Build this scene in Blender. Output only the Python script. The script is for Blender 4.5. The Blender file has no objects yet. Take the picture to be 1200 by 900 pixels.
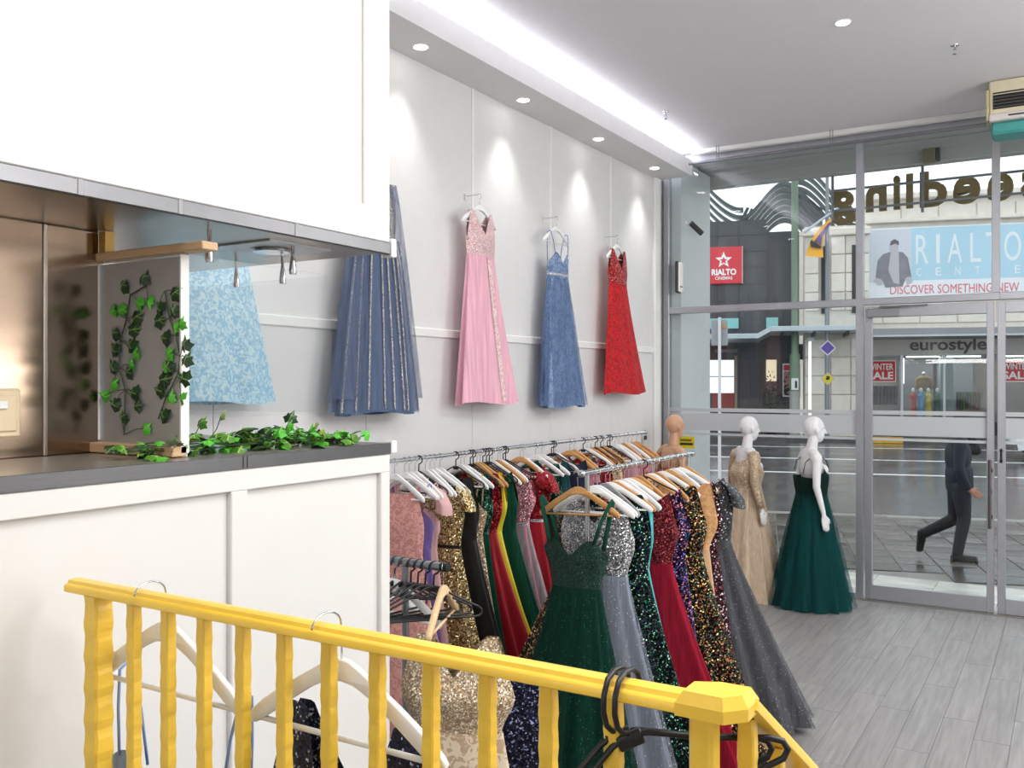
import bpy, bmesh, math, random
from mathutils import Vector, Matrix
random.seed(7)
PI = math.pi
sc = bpy.context.scene
col = sc.collection

# ------------------------------------------------------------------ camera
cam_d = bpy.data.cameras.new('camera')
cam_d.lens = 32.1; cam_d.sensor_width = 36.0; cam_d.clip_start = 0.05; cam_d.clip_end = 300
cam = bpy.data.objects.new('camera', cam_d); col.objects.link(cam)
cam.location = (0, 0, 2.08); cam.rotation_euler = (PI/2, 0, math.radians(31.5))
sc.camera = cam
# ------------------------------------------------------------------ exposure, sky
vs = sc.view_settings
vs.view_transform = 'Standard'; vs.look = 'None'; vs.gamma = 1.0; vs.exposure = 0.08; vs.use_curve_mapping = False
w = bpy.data.worlds.new('overcast sky'); sc.world = w; w.use_nodes = True
bg = w.node_tree.nodes['Background']
bg.inputs[0].default_value = (0.93, 0.965, 1.0, 1); bg.inputs[1].default_value = 1.55
# ------------------------------------------------------------------ large lights (the ceiling rectangles are added fill, out of frame)
def area(name, loc, sx, sy, power, color=(1, .98, .965), rot=(0, 0, 0), spread=PI):
    d = bpy.data.lights.new(name, 'AREA'); d.shape = 'RECTANGLE'; d.size = sx; d.size_y = sy
    d.energy = power; d.color = color; d.spread = spread
    o = bpy.data.objects.new(name, d); col.objects.link(o); o.location = loc; o.rotation_euler = rot
    return o
area('ceiling_fill_light', (1.2, 6.4, 4.45), 1.2, 2.0, 60)
area('ceiling_fill_light.001', (1.0, 2.6, 4.45), 1.2, 2.0, 60)
area('ceiling_fill_light.002', (-0.02, 0.9, 4.46), 0.9, 1.4, 60)
area('wall_tube_light', (2.70, 4.70, 2.14), 0.14, 1.8, 24, (1, .98, .95), (0, PI/2, 0))
area('wall_tube_light.001', (-1.0, -2.12, 2.55), 3.2, 0.08, 14, (1, .98, .95), (PI/2, 0, 0))
area('cove_strip_light', (-3.54, 4.9, 4.40), 0.05, 8.4, 62, (.92, .90, 1.0), (0, PI+.75, 0))
def fill_point(name, loc, power, r=.25):
    d = bpy.data.lights.new(name, 'POINT'); d.energy = power; d.shadow_soft_size = r; d.color = (1, .985, .97)
    o = bpy.data.objects.new(name, d); col.objects.link(o); o.location = loc
fill_point('fill_point_light', (1.9, 6.3, 3.5), 95); fill_point('fill_point_light.001', (1.7, 3.0, 3.4), 95)  # unseen point lights added to lift the ceiling and room, no fittings

# ================================================================== helpers
def C(r, g, b):
    f = lambda c: ((c/255)/12.92 if c/255 <= .04045 else ((c/255+.055)/1.055)**2.4)
    return (f(r), f(g), f(b), 1.0)

class MB:
    """collects verts and faces; build() links them as one mesh object"""
    def __init__(s): s.v = []; s.f = []
    def add(s, vs, fs):
        n = len(s.v); s.v += [tuple(v) for v in vs]; s.f += [tuple(i+n for i in f) for f in fs]; return s
    def box(s, x0, x1, y0, y1, z0, z1, M=None):
        vs = [(x, y, z) for z in (z0, z1) for y in (y0, y1) for x in (x0, x1)]
        if M is not None: vs = [M @ Vector(v) for v in vs]
        return s.add(vs, [(0,2,3,1),(4,5,7,6),(0,1,5,4),(2,6,7,3),(0,4,6,2),(1,3,7,5)])
    def cbox(s, x0, x1, y0, y1, z0, z1, c=.004, M=None):
        """box with all edges chamfered by c"""
        X, Y, Z = (x0, x1), (y0, y1), (z0, z1); vs = []; idx = {}
        for i in (0,1):
            for j in (0,1):
                for k in (0,1):
                    sx, sy, sz = (1-2*i)*c, (1-2*j)*c, (1-2*k)*c
                    p = (X[i], Y[j], Z[k])
                    for a, v in enumerate(((p[0], p[1]+sy, p[2]+sz), (p[0]+sx, p[1], p[2]+sz), (p[0]+sx, p[1]+sy, p[2]))):
                        idx[(i,j,k,a)] = len(vs); vs.append(v)
        if M is not None: vs = [M @ Vector(v) for v in vs]
        I = lambda i,j,k,a: idx[(i,j,k,a)]
        fs = []
        for i in (0,1):
            q = [I(i,0,0,0), I(i,1,0,0), I(i,1,1,0), I(i,0,1,0)]; fs.append(q if i else q[::-1])
            q = [I(0,i,0,1), I(0,i,1,1), I(1,i,1,1), I(1,i,0,1)]; fs.append(q if i else q[::-1])
            q = [I(0,0,i,2), I(1,0,i,2), I(1,1,i,2), I(0,1,i,2)]; fs.append(q if i else q[::-1])
        for i in (0,1):
            for j in (0,1):
                fs.append((I(i,j,0,0), I(i,j,1,0), I(i,j,1,1), I(i,j,0,1)))
                fs.append((I(i,0,j,0), I(i,1,j,0), I(i,1,j,2), I(i,0,j,2)))
                fs.append((I(0,i,j,1), I(1,i,j,1), I(1,i,j,2), I(0,i,j,2)))
                for k in (0,1): fs.append((I(i,j,k,0), I(i,j,k,1), I(i,j,k,2)))
        return s.add(vs, fs)
    def tube(s, pts, r, n=8, cap=True, sy=1.0):
        """sweep a circle (or ellipse) along pts; r a number or a list"""
        pts = [Vector(p) for p in pts]; m = len(pts)
        rs = r if isinstance(r, (list, tuple)) else [r]*m
        t0 = (pts[1]-pts[0]).normalized()
        up = Vector((0,0,1)) if abs(t0.z) < .9 else Vector((0,1,0))
        nrm = (up - t0*up.dot(t0)).normalized(); vs = []
        for i, p in enumerate(pts):
            t = (pts[min(i+1, m-1)]-pts[max(i-1, 0)])
            t = t.normalized() if t.length > 1e-9 else t0
            nrm = (nrm - t*nrm.dot(t))
            nrm = nrm.normalized() if nrm.length > 1e-6 else t.orthogonal().normalized()
            b = t.cross(nrm)
            for k in range(n):
                a = 2*PI*k/n
                vs.append(p + nrm*math.cos(a)*rs[i] + b*math.sin(a)*rs[i]*sy)
        fs = [(i*n+k, i*n+(k+1)%n, (i+1)*n+(k+1)%n, (i+1)*n+k) for i in range(m-1) for k in range(n)]
        if cap: fs += [tuple(range(n))[::-1], tuple((m-1)*n+k for k in range(n))]
        return s.add(vs, fs)
    def cyl(s, p, q, r, n=16): return s.tube([p, q], r, n)
    def lathe(s, prof, n=20, c=(0,0,0), axis='z'):
        vs = []
        for r, h in prof:
            for k in range(n):
                a = 2*PI*k/n
                v = (r*math.cos(a), r*math.sin(a), h) if axis == 'z' else ((r*math.cos(a), h, r*math.sin(a)) if axis == 'y' else (h, r*math.cos(a), r*math.sin(a)))
                vs.append((v[0]+c[0], v[1]+c[1], v[2]+c[2]))
        m = len(prof)
        fs = [(i*n+k, i*n+(k+1)%n, (i+1)*n+(k+1)%n, (i+1)*n+k) for i in range(m-1) for k in range(n)]
        return s.add(vs, fs + [tuple(range(n))[::-1], tuple((m-1)*n+k for k in range(n))])
    def prism(s, poly, y0, y1, M=None):
        """polygon in the XZ plane extruded from y0 to y1"""
        n = len(poly)
        vs = [(x, y0, z) for x, z in poly] + [(x, y1, z) for x, z in poly]
        if M is not None: vs = [M @ Vector(v) for v in vs]
        return s.add(vs, [tuple(range(n)), tuple(range(2*n-1, n-1, -1))] + [(i, i+n, (i+1)%n+n, (i+1)%n) for i in range(n)])
    def capsule(s, p, q, r0, r1, n=10, h=4):
        p, q = Vector(p), Vector(q); t = (q-p)
        t = t.normalized() if t.length > 1e-6 else Vector((0,0,1))
        pts, rs = [], []
        for i in range(h+1):
            a = PI/2*(1-i/h); pts.append(p - t*math.sin(a)*r0); rs.append(max(math.cos(a)*r0, 1e-4))
        for i in range(h+1):
            a = PI/2*i/h; pts.append(q + t*math.sin(a)*r1); rs.append(max(math.cos(a)*r1, 1e-4))
        return s.tube(pts, rs, n)
    def ell(s, c, r, n=14, m=10, rot=None):
        vs = []
        for i in range(m+1):
            a = -PI/2+PI*i/m
            for k in range(n):
                b = 2*PI*k/n
                v = Vector((r[0]*max(math.cos(a),1e-4)*math.cos(b), r[1]*max(math.cos(a),1e-4)*math.sin(b), r[2]*math.sin(a)))
                if rot: v = rot @ v
                vs.append(v+Vector(c))
        fs = [(i*n+k, i*n+(k+1)%n, (i+1)*n+(k+1)%n, (i+1)*n+k) for i in range(m) for k in range(n)]
        return s.add(vs, fs + [tuple(range(n))[::-1], tuple(m*n+k for k in range(n))])
    def grid(s, rows, closed=True):
        """rows: equal-length lists of points"""
        n = len(rows[0]); m = len(rows); vs = [p for r in rows for p in r]
        K = n if closed else n-1
        return s.add(vs, [(i*n+k, i*n+(k+1)%n, (i+1)*n+(k+1)%n, (i+1)*n+k) for i in range(m-1) for k in range(K)])
    def mesh(s, name, m=None, smooth=False):
        me = bpy.data.meshes.new(name); me.from_pydata(s.v, [], s.f)
        if m: me.materials.append(m)
        if smooth:
            bm = bmesh.new(); bm.from_mesh(me); bmesh.ops.recalc_face_normals(bm, faces=bm.faces); bm.to_mesh(me); bm.free()
            me.polygons.foreach_set('use_smooth', [True]*len(me.polygons))
            if smooth != 'all': me.set_sharp_from_angle(angle=math.radians(50))
        else:
            bm = bmesh.new(); bm.from_mesh(me); bmesh.ops.recalc_face_normals(bm, faces=bm.faces); bm.to_mesh(me); bm.free()
        return me
    def build(s, name, m=None, parent=None, smooth=False):
        return link(name, s.mesh(name, m, smooth), parent)

def link(name, me, parent=None):
    o = bpy.data.objects.new(name, me); col.objects.link(o)
    if parent: o.parent = parent
    return o
def tag(o, label=None, cat=None, group=None, kind=None):
    if label: o['label'] = label
    if cat: o['category'] = cat
    if group: o['group'] = group
    if kind: o['kind'] = kind
    return o
def thing(name, label, cat, loc=(0,0,0), rz=0, group=None, kind=None):
    o = bpy.data.objects.new(name, None); col.objects.link(o); o.empty_display_size = .05
    o.location = loc; o.rotation_euler = (0, 0, rz)
    return tag(o, label, cat, group, kind)
def dup(root, loc=None, rot=None, label=None, group=None):
    r = root.copy(); col.objects.link(r)
    if loc is not None: r.location = loc
    if rot is not None: r.rotation_euler = rot
    if label: r['label'] = label
    if group: r['group'] = group
    for ch in root.children:
        c = ch.copy(); col.objects.link(c); c.parent = r
        for g in ch.children:
            d = g.copy(); col.objects.link(d); d.parent = c
    return r

# ------------------------------------------------------------------ materials
MATS = {}
def base(name):
    m = bpy.data.materials.new(name); m.use_nodes = True
    nt = m.node_tree; b = nt.nodes['Principled BSDF']; MATS[name] = m
    return m, nt, b, nt.nodes.new, nt.links.new
def coords(nt, scale=1.0, vec=None):
    tc = nt.nodes.new('ShaderNodeTexCoord'); mp = nt.nodes.new('ShaderNodeMapping')
    mp.inputs['Scale'].default_value = vec or (scale,)*3
    nt.links.new(tc.outputs['Object'], mp.inputs[0]); return mp.outputs[0]
def mat(name, c, rough=.5, metal=0.0, nscale=12, var=.04, bump=0.0, bscale=None, vec=None, coat=0, spec=.5, sheen=0):
    m, nt, b, N, L = base(name)
    b.inputs['Roughness'].default_value = rough; b.inputs['Metallic'].default_value = metal
    b.inputs['Coat Weight'].default_value = coat; b.inputs['Specular IOR Level'].default_value = spec
    b.inputs['Sheen Weight'].default_value = sheen
    co = coords(nt, 1, vec)
    t = N('ShaderNodeTexNoise'); t.inputs['Scale'].default_value = nscale; t.inputs['Detail'].default_value = 3; L(co, t.inputs['Vector'])
    r = N('ShaderNodeValToRGB'); r.color_ramp.elements[0].position = .3; r.color_ramp.elements[1].position = .7
    r.color_ramp.elements[0].color = tuple(x*(1-var) for x in c[:3])+(1,)
    r.color_ramp.elements[1].color = tuple(min(1, x*(1+var)) for x in c[:3])+(1,)
    L(t.outputs['Fac'], r.inputs[0]); L(r.outputs[0], b.inputs['Base Color'])
    if bump:
        t2 = N('ShaderNodeTexNoise'); t2.inputs['Scale'].default_value = bscale or nscale; t2.inputs['Detail'].default_value = 4; L(co, t2.inputs['Vector'])
        bp = N('ShaderNodeBump'); bp.inputs['Strength'].default_value = bump; bp.inputs['Distance'].default_value = .01
        L(t2.outputs['Fac'], bp.inputs['Height']); L(bp.outputs[0], b.inputs['Normal'])
    return m
def mat_sequin(name, dark, cols, scale=150, glint=.25, metal=.55, rough=.32):
    """small flat discs, each with its own tint and its own tilt"""
    m, nt, b, N, L = base(name); co = coords(nt)
    v = N('ShaderNodeTexVoronoi'); v.inputs['Scale'].default_value = scale; L(co, v.inputs['Vector'])
    sp = N('ShaderNodeSeparateColor'); L(v.outputs['Color'], sp.inputs[0])
    r = N('ShaderNodeValToRGB'); r.color_ramp.interpolation = 'CONSTANT'
    els = r.color_ramp.elements; els[0].position = 0; els[0].color = dark; els[1].position = 1-glint; els[1].color = cols[0]
    for i, c in enumerate(cols[1:]):
        e = els.new(1-glint+glint*(i+1)/len(cols)); e.color = c
    L(sp.outputs[0], r.inputs[0]); L(r.outputs[0], b.inputs['Base Color'])
    b.inputs['Metallic'].default_value = metal; b.inputs['Roughness'].default_value = rough
    g = N('ShaderNodeNewGeometry'); sub = N('ShaderNodeVectorMath'); sub.operation = 'SUBTRACT'; sub.inputs[1].default_value = (.5,.5,.5)
    L(v.outputs['Color'], sub.inputs[0])
    sc_ = N('ShaderNodeVectorMath'); sc_.operation = 'SCALE'; sc_.inputs['Scale'].default_value = 1.1; L(sub.outputs[0], sc_.inputs[0])
    ad = N('ShaderNodeVectorMath'); ad.operation = 'ADD'; L(g.outputs['Normal'], ad.inputs[0]); L(sc_.outputs[0], ad.inputs[1])
    nm = N('ShaderNodeVectorMath'); nm.operation = 'NORMALIZE'; L(ad.outputs[0], nm.inputs[0]); L(nm.outputs[0], b.inputs['Normal'])
    return m
def mat_lace(name, c1, c2, scale=28, rough=.75, lo=.48, hi=.54, sparkle=None):
    m, nt, b, N, L = base(name); co = coords(nt)
    t = N('ShaderNodeTexNoise'); t.inputs['Scale'].default_value = scale; t.inputs['Detail'].default_value = 2; t.inputs['Distortion'].default_value = 1.2; L(co, t.inputs['Vector'])
    t2 = N('ShaderNodeTexVoronoi'); t2.inputs['Scale'].default_value = scale*1.6; t2.feature = 'DISTANCE_TO_EDGE'; L(co, t2.inputs['Vector'])
    a = N('ShaderNodeMath'); a.operation = 'MULTIPLY_ADD'; a.inputs[1].default_value = -.35; L(t2.outputs['Distance'], a.inputs[0]); L(t.outputs['Fac'], a.inputs[2])
    r = N('ShaderNodeValToRGB'); r.color_ramp.elements[0].position = lo-.06; r.color_ramp.elements[1].position = hi-.06
    r.color_ramp.elements[0].color = c1; r.color_ramp.elements[1].color = c2; L(a.outputs[0], r.inputs[0])
    L(r.outputs[0], b.inputs['Base Color']); b.inputs['Roughness'].default_value = rough
    bp = N('ShaderNodeBump'); bp.inputs['Strength'].default_value = .5; bp.inputs['Distance'].default_value = .004; L(r.outputs[0], bp.inputs['Height']); L(bp.outputs[0], b.inputs['Normal'])
    return m
def mat_tulle(name, c, alpha=.55, glit=None):
    """sheer net: part of the light goes straight through"""
    m, nt, b, N, L = base(name); co = coords(nt, 1, (30, 30, 2.0))
    t = N('ShaderNodeTexNoise'); t.inputs['Scale'].default_value = 1.2; L(co, t.inputs['Vector'])
    mr = N('ShaderNodeMapRange'); mr.inputs[1].default_value = .35; mr.inputs[2].default_value = .65
    mr.inputs[3].default_value = max(0, alpha-.16); mr.inputs[4].default_value = min(1, alpha+.16); L(t.outputs['Fac'], mr.inputs[0])
    b.inputs['Base Color'].default_value = c; b.inputs['Roughness'].default_value = .8; b.inputs['Specular IOR Level'].default_value = .15
    al = mr.outputs[0]
    if glit:
        co2 = coords(nt); v = N('ShaderNodeTexVoronoi'); v.inputs['Scale'].default_value = 75; L(co2, v.inputs['Vector'])
        lt = N('ShaderNodeMath'); lt.operation = 'LESS_THAN'; lt.inputs[1].default_value = .2; L(v.outputs['Distance'], lt.inputs[0])
        sp = N('ShaderNodeSeparateColor'); L(v.outputs['Color'], sp.inputs[0])
        gt = N('ShaderNodeMath'); gt.operation = 'GREATER_THAN'; gt.inputs[1].default_value = .6; L(sp.outputs[0], gt.inputs[0])
        mu = N('ShaderNodeMath'); mu.operation = 'MULTIPLY'; L(lt.outputs[0], mu.inputs[0]); L(gt.outputs[0], mu.inputs[1])
        mx = N('ShaderNodeMix'); mx.data_type = 'RGBA'; mx.inputs['A'].default_value = c; mx.inputs['B'].default_value = glit
        L(mu.outputs[0], mx.inputs['Factor']); L(mx.outputs['Result'], b.inputs['Base Color'])
        ma = N('ShaderNodeMath'); ma.operation = 'MAXIMUM'; L(mr.outputs[0], ma.inputs[0]); L(mu.outputs[0], ma.inputs[1]); al = ma.outputs[0]
    L(al, b.inputs['Alpha'])
    return m
def mat_glass(name, tint=(1,1,1,1), refl=.75):
    m, nt, b, N, L = base(name); nt.nodes.remove(b)
    out = nt.nodes['Material Output']; tr = N('ShaderNodeBsdfTransparent'); tr.inputs[0].default_value = tint
    gl = N('ShaderNodeBsdfGlossy'); gl.inputs['Roughness'].default_value = .01
    fr = N('ShaderNodeFresnel'); ge = N('ShaderNodeNewGeometry')
    ex = N('ShaderNodeMath'); ex.operation = 'MULTIPLY_ADD'; ex.inputs[1].default_value = -2; ex.inputs[2].default_value = 1; L(ge.outputs['Backfacing'], ex.inputs[0])
    po = N('ShaderNodeMath'); po.operation = 'POWER'; po.inputs[0].default_value = 1.45; L(ex.outputs[0], po.inputs[1]); L(po.outputs[0], fr.inputs[0])
    mu = N('ShaderNodeMath'); mu.operation = 'MULTIPLY'; mu.inputs[1].default_value = refl; L(fr.outputs[0], mu.inputs[0])
    mx = N('ShaderNodeMixShader'); L(mu.outputs[0], mx.inputs[0]); L(tr.outputs[0], mx.inputs[1]); L(gl.outputs[0], mx.inputs[2]); L(mx.outputs[0], out.inputs[0])
    return m
def mat_film(name, c, through=.06):
    m, nt, b, N, L = base(name); nt.nodes.remove(b); out = nt.nodes['Material Output']
    d = N('ShaderNodeBsdfDiffuse'); d.inputs[0].default_value = c
    t = N('ShaderNodeBsdfTranslucent'); t.inputs[0].default_value = c
    tr = N('ShaderNodeBsdfTransparent')
    n = N('ShaderNodeTexNoise'); n.inputs['Scale'].default_value = 3; L(coords(nt), n.inputs['Vector'])
    ma = N('ShaderNodeMath'); ma.operation = 'MULTIPLY_ADD'; ma.inputs[1].default_value = .1; ma.inputs[2].default_value = .45; L(n.outputs['Fac'], ma.inputs[0])
    m1 = N('ShaderNodeMixShader'); L(ma.outputs[0], m1.inputs[0]); L(d.outputs[0], m1.inputs[1]); L(t.outputs[0], m1.inputs[2])
    m2 = N('ShaderNodeMixShader'); m2.inputs[0].default_value = through; L(m1.outputs[0], m2.inputs[1]); L(tr.outputs[0], m2.inputs[2]); L(m2.outputs[0], out.inputs[0])
    return m
def mat_emit(name, c, s):
    m, nt, b, N, L = base(name); b.inputs['Base Color'].default_value = c
    b.inputs['Emission Color'].default_value = c; b.inputs['Emission Strength'].default_value = s
    return m
def mat_brushed(name, c, rough=.25, vec=(1, 1, 60), aniso=.08, var=.12):
    """brushed steel: fine scratches along the sheet"""
    m, nt, b, N, L = base(name); co = coords(nt, 1, vec)
    t = N('ShaderNodeTexNoise'); t.inputs['Scale'].default_value = 6; t.inputs['Detail'].default_value = 6; L(co, t.inputs['Vector'])
    r = N('ShaderNodeValToRGB'); r.color_ramp.elements[0].color = tuple(x*(1-var) for x in c[:3])+(1,); r.color_ramp.elements[1].color = tuple(min(1, x*(1+var)) for x in c[:3])+(1,)
    L(t.outputs['Fac'], r.inputs[0]); L(r.outputs[0], b.inputs['Base Color'])
    b.inputs['Metallic'].default_value = 1; b.inputs['Roughness'].default_value = rough
    bp = N('ShaderNodeBump'); bp.inputs['Strength'].default_value = aniso; bp.inputs['Distance'].default_value = .002; L(t.outputs['Fac'], bp.inputs['Height']); L(bp.outputs[0], b.inputs['Normal'])
    return m
def mat_plank(name):
    """grey oak: long grain, a tint per board"""
    m, nt, b, N, L = base(name); co = coords(nt, 1, (22, 1.3, 1))
    oi = N('ShaderNodeObjectInfo'); ad = N('ShaderNodeVectorMath'); ad.operation = 'MULTIPLY_ADD'
    ad.inputs[1].default_value = (40, 40, 40); L(oi.outputs['Random'], ad.inputs[0]); L(co, ad.inputs[2])
    t = N('ShaderNodeTexNoise'); t.inputs['Scale'].default_value = 1.6; t.inputs['Detail'].default_value = 7; t.inputs['Distortion'].default_value = .4; L(ad.outputs[0], t.inputs['Vector'])
    r = N('ShaderNodeValToRGB'); r.color_ramp.elements[0].position = .25; r.color_ramp.elements[1].position = .75
    r.color_ramp.elements[0].color = C(120, 118, 117); r.color_ramp.elements[1].color = C(152, 150, 149); L(t.outputs['Fac'], r.inputs[0])
    hs = N('ShaderNodeHueSaturation'); L(r.outputs[0], hs.inputs['Color'])
    mr = N('ShaderNodeMapRange'); mr.inputs[3].default_value = .95; mr.inputs[4].default_value = 1.04; L(oi.outputs['Random'], mr.inputs[0]); L(mr.outputs[0], hs.inputs['Value'])
    L(hs.outputs[0], b.inputs['Base Color']); b.inputs['Roughness'].default_value = .38
    return m
def mat_wet(name, c, rough, bump=.15, bs=6, var=.2, spec=.5):
    m = mat(name, c, rough, 0, 2.5, var, bump, bs, spec=spec); nt = m.node_tree; b = nt.nodes['Principled BSDF']
    t = nt.nodes.new('ShaderNodeTexNoise'); t.inputs['Scale'].default_value = .8; t.inputs['Detail'].default_value = 3; nt.links.new(coords(nt), t.inputs['Vector'])
    mr = nt.nodes.new('ShaderNodeMapRange'); mr.inputs[1].default_value = .35; mr.inputs[2].default_value = .65; mr.inputs[3].default_value = rough*.5; mr.inputs[4].default_value = rough*1.8
    nt.links.new(t.outputs['Fac'], mr.inputs[0]); nt.links.new(mr.outputs[0], b.inputs['Roughness'])
    return m

white_wall = mat('white wall paint', C(226, 226, 226), .6, var=.015, bump=.02, bscale=180)
white_trim = mat('white trim paint', C(240, 240, 238), .45, var=.01)
ceil_m = mat('ceiling paint', C(222, 221, 224), .8, var=.01)
kiosk_w = mat('kiosk white paint', C(226, 225, 222), .4, var=.012, nscale=3)
alu = mat('satin aluminium', C(186, 188, 194), .38, .75, var=.03, nscale=30)
alu_d = mat('dark aluminium gap', C(60, 62, 66), .5, .3)
steel = mat_brushed('brushed steel', C(176, 166, 156), .30)
steel_b = mat_brushed('bronze steel sheet', C(150, 131, 114), .19, (1, 3, 90), .012)
steel_p = mat_brushed('grey steel panel', C(200, 204, 210), .40, (3, 1, 90))
steel_p.node_tree.nodes['Principled BSDF'].inputs['Metallic'].default_value = .75
steel_top = mat_brushed('steel worktop', C(176, 168, 158), .30, (40, 2, 40)); steel_top.node_tree.nodes['Principled BSDF'].inputs['Metallic'].default_value = .6
chrome = mat('chrome', C(205, 207, 210), .16, 1, var=.02)
rail_grey = mat('grey steel tube', C(150, 153, 158), .28, .8, var=.03)
yellow = mat('yellow gloss paint', C(248, 204, 70), .34, 0, 9, .05, .05, 60, coat=.25)
black_p = mat('black plastic', C(24, 24, 26), .38)
white_h = mat('white painted wood', C(240, 240, 240), .35, var=.02)
wood_h = mat('varnished beech', C(206, 152, 92), .38, 0, 20, .16, vec=(6, 1, 6))
wood_pale = mat('pale wood', C(228, 196, 150), .5, 0, 14, .1, vec=(3, 12, 12))
wood_tr = mat('tan timber trim', C(202, 168, 132), .5, 0, 10, .08, vec=(2, 20, 20))
glass = mat_glass('shopfront glass', (.94, .965, .965, 1), .8)
glass_k = mat_glass('counter glass', (.97, .98, .98, 1), .9)
glass_far = mat_glass('far shop glass', (.85, .9, .9, 1), 1.0)
film = mat_film('frosted film', C(222, 224, 226), .05)
beige_p = mat('aged cream plastic', C(218, 208, 180), .45)
cream_p = mat('cream outlet plastic', C(226, 206, 172), .4)
dark_gap = mat('dark recess', C(18, 18, 20), .6)
teal_p = mat('teal plastic', C(66, 150, 146), .45)
lamp_m = mat_emit('lamp face', (1, .97, .92, 1), 14)

# ================================================================== THE SETTING
def struct(name, mb, m, label, smooth=False, cat='structure'):
    o = mb.build(name, m, None, smooth); return tag(o, label, cat, None, 'structure')
plank_m = mat_plank('grey oak plank')
fl = struct('floor', MB().box(-3.9, 3.0, -2.2, 9.36, -.10, -.004), mat('plank seam', C(104, 102, 101), .5), 'grey wood plank floor of the shop', cat='floor')
rnd = random.Random(3)
pw, pl = .19, 1.30
pl_me = MB().cbox(-pw/2+.001, pw/2-.001, -pl/2+.001, pl/2-.001, -.006, 0, .0012).mesh('plank', plank_m)
k = 0
for i in range(32):
    x = -3.72+pw*(i+.5); off = rnd.uniform(0, pl)
    y = 3.2-off
    while y < 9.30:
        y0, y1 = max(y, 2.6), min(y+pl, 9.325)
        if y1-y0 > .1:
            o = link('plank', pl_me, fl); o.location = (x, (y0+y1)/2, 0); o.scale = (1, (y1-y0)/pl, 1); k += 1
        y += pl

# left wall: sheets with cover strips at the joints, dado rail
wl = struct('wall_left', MB().box(-4.0, -3.80, -2.2, 9.36, -.1, 4.7), white_wall, 'white sheeted left wall behind the hanging gowns', cat='wall')
ys = [-1.55, -.36, .83, 2.03, 3.22, 4.42, 5.612, 6.80, 7.992, 9.03]
for z0, z1 in ((.10, 2.44), (2.44, 4.30)):
    for a, b_ in zip(ys[:-1], ys[1:]):
        MB().cbox(-3.802, -3.785, a+.002, b_-.002, z0, z1, .002).build('panel', white_wall, wl)
for y in ys[1:-1]:
    MB().cbox(-3.788, -3.776, y-.014, y+.014, 2.47, 4.285, .003).build('cover_strip', white_trim, wl)
struct('trim_1', MB().cbox(-3.788, -3.766, -1.5, 9.03, 2.405, 2.465, .006), white_trim, 'white dado rail running along the left wall', cat='trim')
struct('baseboard_left', MB().cbox(-3.79, -3.77, 2.6, 9.03, 0, .10, .005), white_trim, 'white baseboard under the left wall', cat='baseboard')
struct('trim_2', MB().cbox(-3.80, -3.755, 9.035, 9.18, 0, 4.29, .008), white_trim, 'white upright trim at the end of the left wall', cat='trim')
# soffit with cove
sb = MB().box(-3.80, -3.445, -2.0, 9.19, 4.27, 4.30).box(-3.445, -3.405, -2.0, 9.19, 4.27, 4.43)
so = struct('trim_3', sb, white_wall, 'white dropped soffit with light cove above the left wall', cat='soffit')
cl = struct('ceiling', MB().box(-3.9, 3.0, -2.2, 9.42, 4.53, 4.7), ceil_m, 'plain white ceiling of the shop', cat='ceiling')
struct('wall_right', MB().box(2.8, 3.0, -2.2, 9.42, -.1, 4.7), white_wall, 'white right wall of the shop', cat='wall')
struct('wall_back', MB().box(-3.9, 3.0, -2.35, -2.2, -.1, 4.7), white_wall, 'white back wall of the shop', cat='wall')
# landing and steps
st = MB().box(-2.04, 2.8, -2.2, 1.22, -.1, .68)
for i in range(3): st.box(-.40, 1.0, 1.22+.27*i, 1.22+.27*(i+1), -.1, .51-.17*i)
struct('floor_landing', st, mat('landing timber', C(130, 124, 118), .5), 'raised landing with steps down to the shop floor', cat='landing')

# ---- downlights
def downlight(loc, label, group, power, tilt=None, cone=84, z=-.005):
    t = thing('downlight', label, 'light', loc, 0, group)
    MB().lathe([(.036, -.002), (.052, -.008), (.056, 0), (.036, .004)], 20).build('trim_ring', white_trim, t, True)
    MB().lathe([(.044, -.0075), (.044, -.002)], 18).build('lamp', lamp_m, t)
    d = bpy.data.lights.new('downlight_beam', 'SPOT'); d.energy = power; d.color = (1, .965, .91); d.spot_size = math.radians(cone); d.spot_blend = 1.0; d.shadow_soft_size = .06
    o = bpy.data.objects.new('downlight_beam', d); col.objects.link(o); o.location = (loc[0], loc[1], loc[2]-.03)
    if tilt: o.rotation_euler = tilt
    return t
for i, (y, lb) in enumerate(((-.45, 0), (.85, 0), (2.14, 0), (3.44, 0), (4.74, 'soffit downlight nearest the camera, by the white bulkhead'), (6.04, 'second soffit downlight, left of the dusty blue gown'),
                             (7.35, 'third soffit downlight, between the blue and red gowns'), (8.64, 'soffit downlight at the shopfront end'))):
    if lb: downlight((-3.60, y, 4.27), lb, 'soffit downlights', 36, (0, math.radians(-3), 0))
    elif y > 1:
        d = bpy.data.lights.new('downlight_beam', 'SPOT'); d.energy = 36; d.color = (1, .965, .91); d.spot_size = math.radians(84); d.spot_blend = 1.0; d.shadow_soft_size = .06
        o = bpy.data.objects.new('downlight_beam', d); col.objects.link(o); o.location = (-3.6, y, 4.24)
downlight((-1.32, 6.44, 4.53), 'round downlight alone in the main ceiling', None, 60, None, 90)
def sprinkler(loc, label):
    t = thing('sprinkler_head', label, 'sprinkler', loc)
    MB().lathe([(.03, 0), (.028, -.006), (.008, -.008), (.008, -.03), (.011, -.032)], 14).build('body', chrome, t, True)
    MB().tube([(-.012, 0, -.03), (-.014, 0, -.045), (0, 0, -.062), (.014, 0, -.045), (.012, 0, -.03)], .002, 6).lathe([(.016, -.062), (.016, -.065)], 12).build('deflector', chrome, t)
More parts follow.
